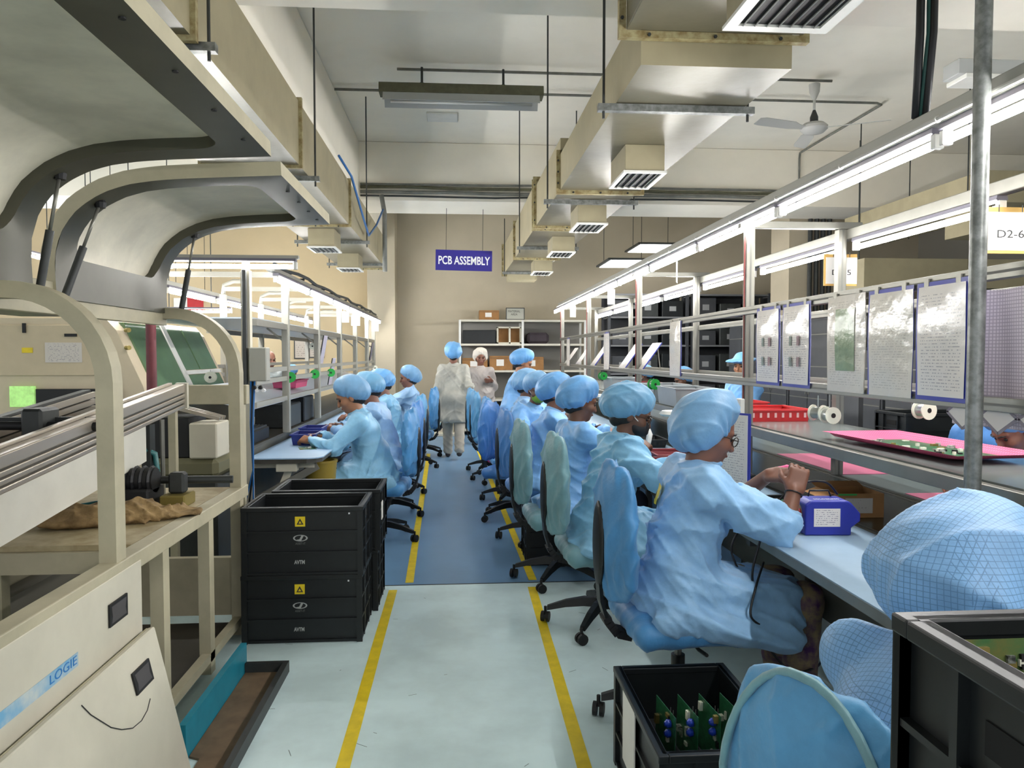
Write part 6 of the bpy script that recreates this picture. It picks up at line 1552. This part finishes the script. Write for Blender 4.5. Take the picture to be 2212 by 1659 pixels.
chair(0.66, 4.70, 0.05, 'swivel chair with wrinkled blue grey cover under third right worker', C_COVER[1])
person('seated person in blue coat with round yellow patch on back, third on right', (0.70, 4.70, 0), 0.25, lean=0.14, hp=0.30, yaw=-0.1, hands=((0.46, 0.14, 0.86), (0.46, -0.14, 0.86)), coat=C_COAT[2], cap=C_CAP[2], skin=SK[1], h=0.007, seed=51, badge=(-0.02, 0.88, 0.075, 'round'))
chair(0.62, 5.74, 0.1, 'swivel chair with smooth mid blue cover under fourth right worker', C_COVER[2])
person('seated person in blue coat, fourth on right behind the yellow patch worker', (0.66, 5.74, 0), 0.0, lean=0.18, hp=0.25, yaw=-0.3, hands=((0.46, 0.14, 0.86), (0.46, -0.14, 0.86)), coat=C_COAT[2], cap=C_CAP[2], skin=SK[0], seed=61)
chair(0.50, 6.52, -0.5, 'swivel chair with pointed blue cover turned toward the aisle', C_COVER[2])
person('seated person in blue cap with bright green face mask on right row', (0.62, 6.66, 0), -0.9, lean=0.22, hp=0.30, yaw=-0.5, hands=((0.42, 0.14, 0.86), (0.42, -0.14, 0.86)), coat=C_COAT[2], cap=C_CAP[0], skin=SK[1], mask=M_mgreen, seed=71)
chair(0.54, 7.30, 0.1, 'swivel chair with narrow blue cover before black crate stack', C_COVER[0])
person('seated person in pale blue cap looking right, sixth on right row', (0.60, 7.32, 0), 0.05, lean=0.15, hp=0.25, hands=((0.46, 0.14, 0.86), (0.46, -0.14, 0.86)), coat=C_COAT[3], cap=C_CAP[0], skin=SK[1], seed=81)
chair(0.46, 8.45, 0.0, 'swivel chair with sky blue cover, second of three before standing worker', C_COVER[3])
chair(0.42, 9.2, 0.0, 'swivel chair with sky blue cover, farthest on right row', C_COVER[3])
person('standing person in blue coat and cap leaning over right bench', (0.66, 8.75, 0), -0.05, pose='stand', lean=0.16, hp=0.45, hands=((0.36, 0.1, 1.0), (0.40, -0.1, 1.0)), coat=C_COAT[2], cap=C_CAP[2], skin=SK[2], seed=91, tall=0.93)
# ---- walkers in the aisle
person('person in long white coat and blue cap walking away down aisle', (-0.07, 10.4, 0), PI / 2, pose='stand', lean=0.03, hp=0.08, yaw=0.0, hands=((0.05, 0.22, 0.80), (0.02, -0.22, 0.80)), coat=C_WHITE, cap=C_CAP[2], skin=SK[0], trousers=mat('trousers_pale', 'b9b2a4', 0.8, var=0.1), seed=101, step=0.16, tall=1.0, hem=0.55, sleeve='long')
person('person in pale coat and white cap standing facing the camera', (0.36, 12.0, 0), -PI / 2, pose='stand', lean=0.0, hp=0.05, yaw=0.1, hands=((0.12, 0.16, 1.05), (0.05, -0.24, 0.80)), coat=C_WHITE2, cap=mat('cap_white', 'd5cfc4', 0.7), skin=SK[0], trousers=mat('trousers_navy', '1c2236', 0.8), seed=111, tall=0.95, hem=0.5)
# ---- left hand row
for i, (y, x, lab, cl, m, ln, hp_) in enumerate((
    (5.85, -0.66, 'seated person in blue coat bent over left bench, nearest of left row', C_COAT[1], C_COVER[0], 0.30, 0.45),
    (6.75, -0.66, 'seated person in blue coat, second of left row', C_COAT[3], C_COVER[2], 0.24, 0.5),
    (7.85, -0.68, 'seated person in blue coat, third of left row', C_COAT[1], C_COVER[3], 0.20, 0.55),
    (9.6, -0.60, 'seated person in blue coat sitting upright, fourth and last of left row', C_COAT[3], C_COVER[0], 0.06, 0.15))):
    chair(x + 0.03, y, PI - 0.1, ['swivel chair with creased blue cover under nearest left worker', 'swivel chair with deep blue cover under second left worker', 'swivel chair with pale blue cover under third left worker', 'swivel chair with blue cover under last left worker'][i], m)
    person(lab, (x, y, 0), PI - 0.05 + (0.1 if i == 0 else 0), lean=ln, hp=hp_, yaw=0.1, hands=((0.48, 0.10, 0.80), (0.46, -0.12, 0.80)), coat=cl, cap=C_CAP[i % 3], skin=SK[2] if i == 0 else SK[0], h=0.007 if i == 0 else 0.009, seed=121 + 10 * i)
chair(-0.52, 10.75, PI - 0.35, 'empty swivel chair with dull teal cover at far end of left row', C_COVER[1])
# ---- across the belt and in the background
chair(3.12, 3.5, PI, 'swivel chair with blue cover under worker across the belt', C_COVER[2])
person('person in blue cap bent over far bench behind lace cloth with pink finger cots', (3.06, 3.5, 0), PI, lean=0.50, hp=0.65, hands=((0.52, 0.10, 0.79), (0.52, -0.12, 0.79)), coat=C_COAT[2], cap=C_CAP[2], skin=SK[0], h=0.008, seed=161, cots={0: (0, 1, 2, 4), 1: (0, 1, 4)}, sleeve='short')
chair(3.12, 4.5, PI + 0.3, 'empty swivel chair with blue cover across the belt beside crates', C_COVER[2])
person('person in blue bucket hat standing beyond far right bench', (3.05, 7.7, 0), PI + 0.5, pose='stand', lean=0.08, hp=0.1, yaw=0.2, hands=((0.30, 0.1, 0.95), (0.30, -0.1, 0.95)), coat=C_COAT[2], cap=C_CAP[2], capstyle='bucket', skin=SK[2], seed=171, tall=0.9)
person('seated person in white shirt and blue cap far beyond right benches', (3.05, 9.4, 0), PI, lean=0.25, hp=0.4, coat=C_WHITE, cap=C_CAP[2], skin=SK[1], seed=181)
person('seated person in blue cap farthest beyond right benches', (3.05, 11.4, 0), PI, lean=0.25, hp=0.4, coat=C_COAT[2], cap=C_CAP[1], skin=SK[1], seed=191)
person('bareheaded person in grey shirt standing behind left rack', (-2.58, 10.3, 0), -0.9, pose='stand', lean=0.05, hp=0.15, coat=cloth('shirt_grey', '7c8484'), capstyle='none', skin=SK[0], seed=201, tall=0.94)
person('seated person in blue cap behind left rack near peach wall', (-2.80, 12.0, 0), 0.0, lean=0.2, hp=0.4, coat=C_COAT[2], cap=C_CAP[2], skin=SK[1], seed=211)

# ---- the chair nearest the camera has its own pleated cover
zc = chair(0.80, 1.27, 0.42, 'near foreground swivel chair with light blue cover seen from behind', C_COVER[3]); zc.scale = (0.9, 0.9, 0.88)
s = SDF((-0.36, -0.25, 0.46), (-0.16, 0.25, 1.09), 0.008)
for z, hw, hh in ((0.64, 0.185, 0.15), (0.78, 0.20, 0.16), (0.90, 0.175, 0.15)):
    for y, q in ((-0.5, 0.8), (0, 1.0), (0.5, 0.8)): s.ell((-0.285 + 0.045 * abs(y) ** 1.5 * 2 + 0.35 * (z - 0.76) ** 2, y * hw, z), (0.034, hw * 0.62, hh * q), k=0.05)
s.warp(fold(77, 0.007, 30, (0.0, 1, 0.05)))
Vz, Qz = s.mesh(); tmp = mkobj('backrest_pleated', Vz, Qz, C_COVER[3], None, True)
for ch in zc.children:
    if ch.name.split('.')[0] == 'backrest': ch.data = tmp.data
bpy.data.objects.remove(tmp)
for ch in list(zc.children):
    if ch.name.split('.')[0] == 'back_shell': bpy.data.objects.remove(ch)
rim = [Vector((-0.318 + 0.35 * (0.76 + 0.275 * math.sin(a) - 0.76) ** 2 + 0.03 * abs(math.cos(a)), 0.195 * math.cos(a) * (1 - 0.12 * max(0, math.sin(a))), 0.775 + 0.268 * math.sin(a))) for a in [2 * PI * k / 36 for k in range(37)]]
B().tube(rim, 0.009, 6).build('piping', C_COVER[1], zc, smooth=True)
# ================================================================== foreground crates, boards
cz = 0.115
dl_ = thing('dolly', 'low black wheeled dolly under foreground crate stack', 'dolly', (0.80, 0.62, 0.0036))
B().bbox(-0.30, 0.30, -0.20, 0.20, 0.06, 0.11, 0.005).build('deck', M_blk, dl_)
for sx in (-1, 1):
    for sy in (-1, 1): B().cyl((sx * 0.25, sy * 0.15 - 0.01, 0.03), (sx * 0.25, sy * 0.15 + 0.01, 0.03), 0.03, 12).build('wheel', M_rubber, dl_)
for j in range(3):
    c = dup(plain, (0.804, 0.622, cz + CH * j), 0.0, label=['lowest crate of near foreground stack at right edge', 'middle crate of near foreground stack at right edge', 'topmost near foreground crate holding green circuit boards at right edge'][j], group='near foreground crate stack')
    for ch in list(c.children):
        if ch.name.startswith('paper_label'): bpy.data.objects.remove(ch)
for k in range(3):
    pcb((0.73 + 0.01 * k, 0.775 - 0.06 * k, 1.055 - 0.02 * k), 0.36, 0.15, ['green circuit board standing rearmost in near foreground crate', 'green circuit board standing in middle of near foreground crate', 'green circuit board standing front in near foreground crate'][k], rot=(PI / 2 - 0.12, 0, 0.02 * k), cs=0.5, n=220, seed=30 + k, group='boards in foreground crate', m=mat('pcb_olive', '3f6a3c', 0.4, col2='6a6a35', vscale=30))
for k in range(4):
    t = pcb((0.645 + 0.07 * k, 2.24, 0.265), 0.17, 0.16, f'upright circuit board with blue capacitors, {order[k]} from the left in floor crate', rot=(0, -PI / 2 + 0.02, 0.10), n=6, seed=50 + k, group='boards in floor crate')
    for j in range(2): B().lathe([(0.002, 0.0), (0.012, 0.004), (0.013, 0.014), (0.006, 0.022)], (0.055 - 0.03 * j, -0.05, 0.002), 10).build('blue_capacitor', mat('cap_elec_blue', '1f3fae', 0.35), t, smooth='auto')
    for j in range(2): B().box(0.085, 0.10, -0.06 + 0.02 * j, -0.058 + 0.02 * j, 0.0, 0.0015).build('pin', M_alu, t)
one('foam_block', B().bbox(0.575, 0.915, 1.99, 2.52, 0.016, 0.175, 0.01), M_rubber, 'black foam block under boards inside floor crate', 'foam')
# black crates under the right hand chairs and the pink bags
for i, (x, y, n, lab) in enumerate(((0.76, 5.22, 1, 'black crate on floor between third and fourth right chairs'), (0.70, 7.87, 2, 'black crate stacked beside sixth right worker chair'))):
    for j in range(n):
        c = dup(plain, (x, y, 0.0006 + CH * j + (0.003 if y < 4.3 else 0)), 0.0, label=lab + ('' if n == 1 else [', lower one', ', upper one'][j]))
        for ch in list(c.children):
            if ch.name.startswith('paper_label'): bpy.data.objects.remove(ch)
for i, (x, y, z, lab) in enumerate(((0.36, 8.95, 0.40, 'magenta cloth bag hanging from chair below standing worker'), (0.38, 8.1, 0.22, 'brighter magenta checked bag hanging lower on chair'))):
    s = SDF((-0.12, -0.1, -0.02), (0.12, 0.1, 0.34), 0.01); s.rbox((0, 0, 0.13), (0.075, 0.05, 0.12), 0.03).warp(fold(300 + i, 0.007, 34, (1, 0, 0.3)))
    t = thing('cloth_bag', lab, 'bag', (x, y, z)); s.build('pouch', mat('bag_magenta_%d' % i, ['8e2f5c', 'cc3f92'][i], 0.7, var=0.3, vscale=25), t)
    B().tube([(-0.03, 0, 0.24), (-0.02, 0, 0.36), (0.02, 0, 0.36), (0.03, 0, 0.24)], 0.005, 6).build('strap', M_cable, t)
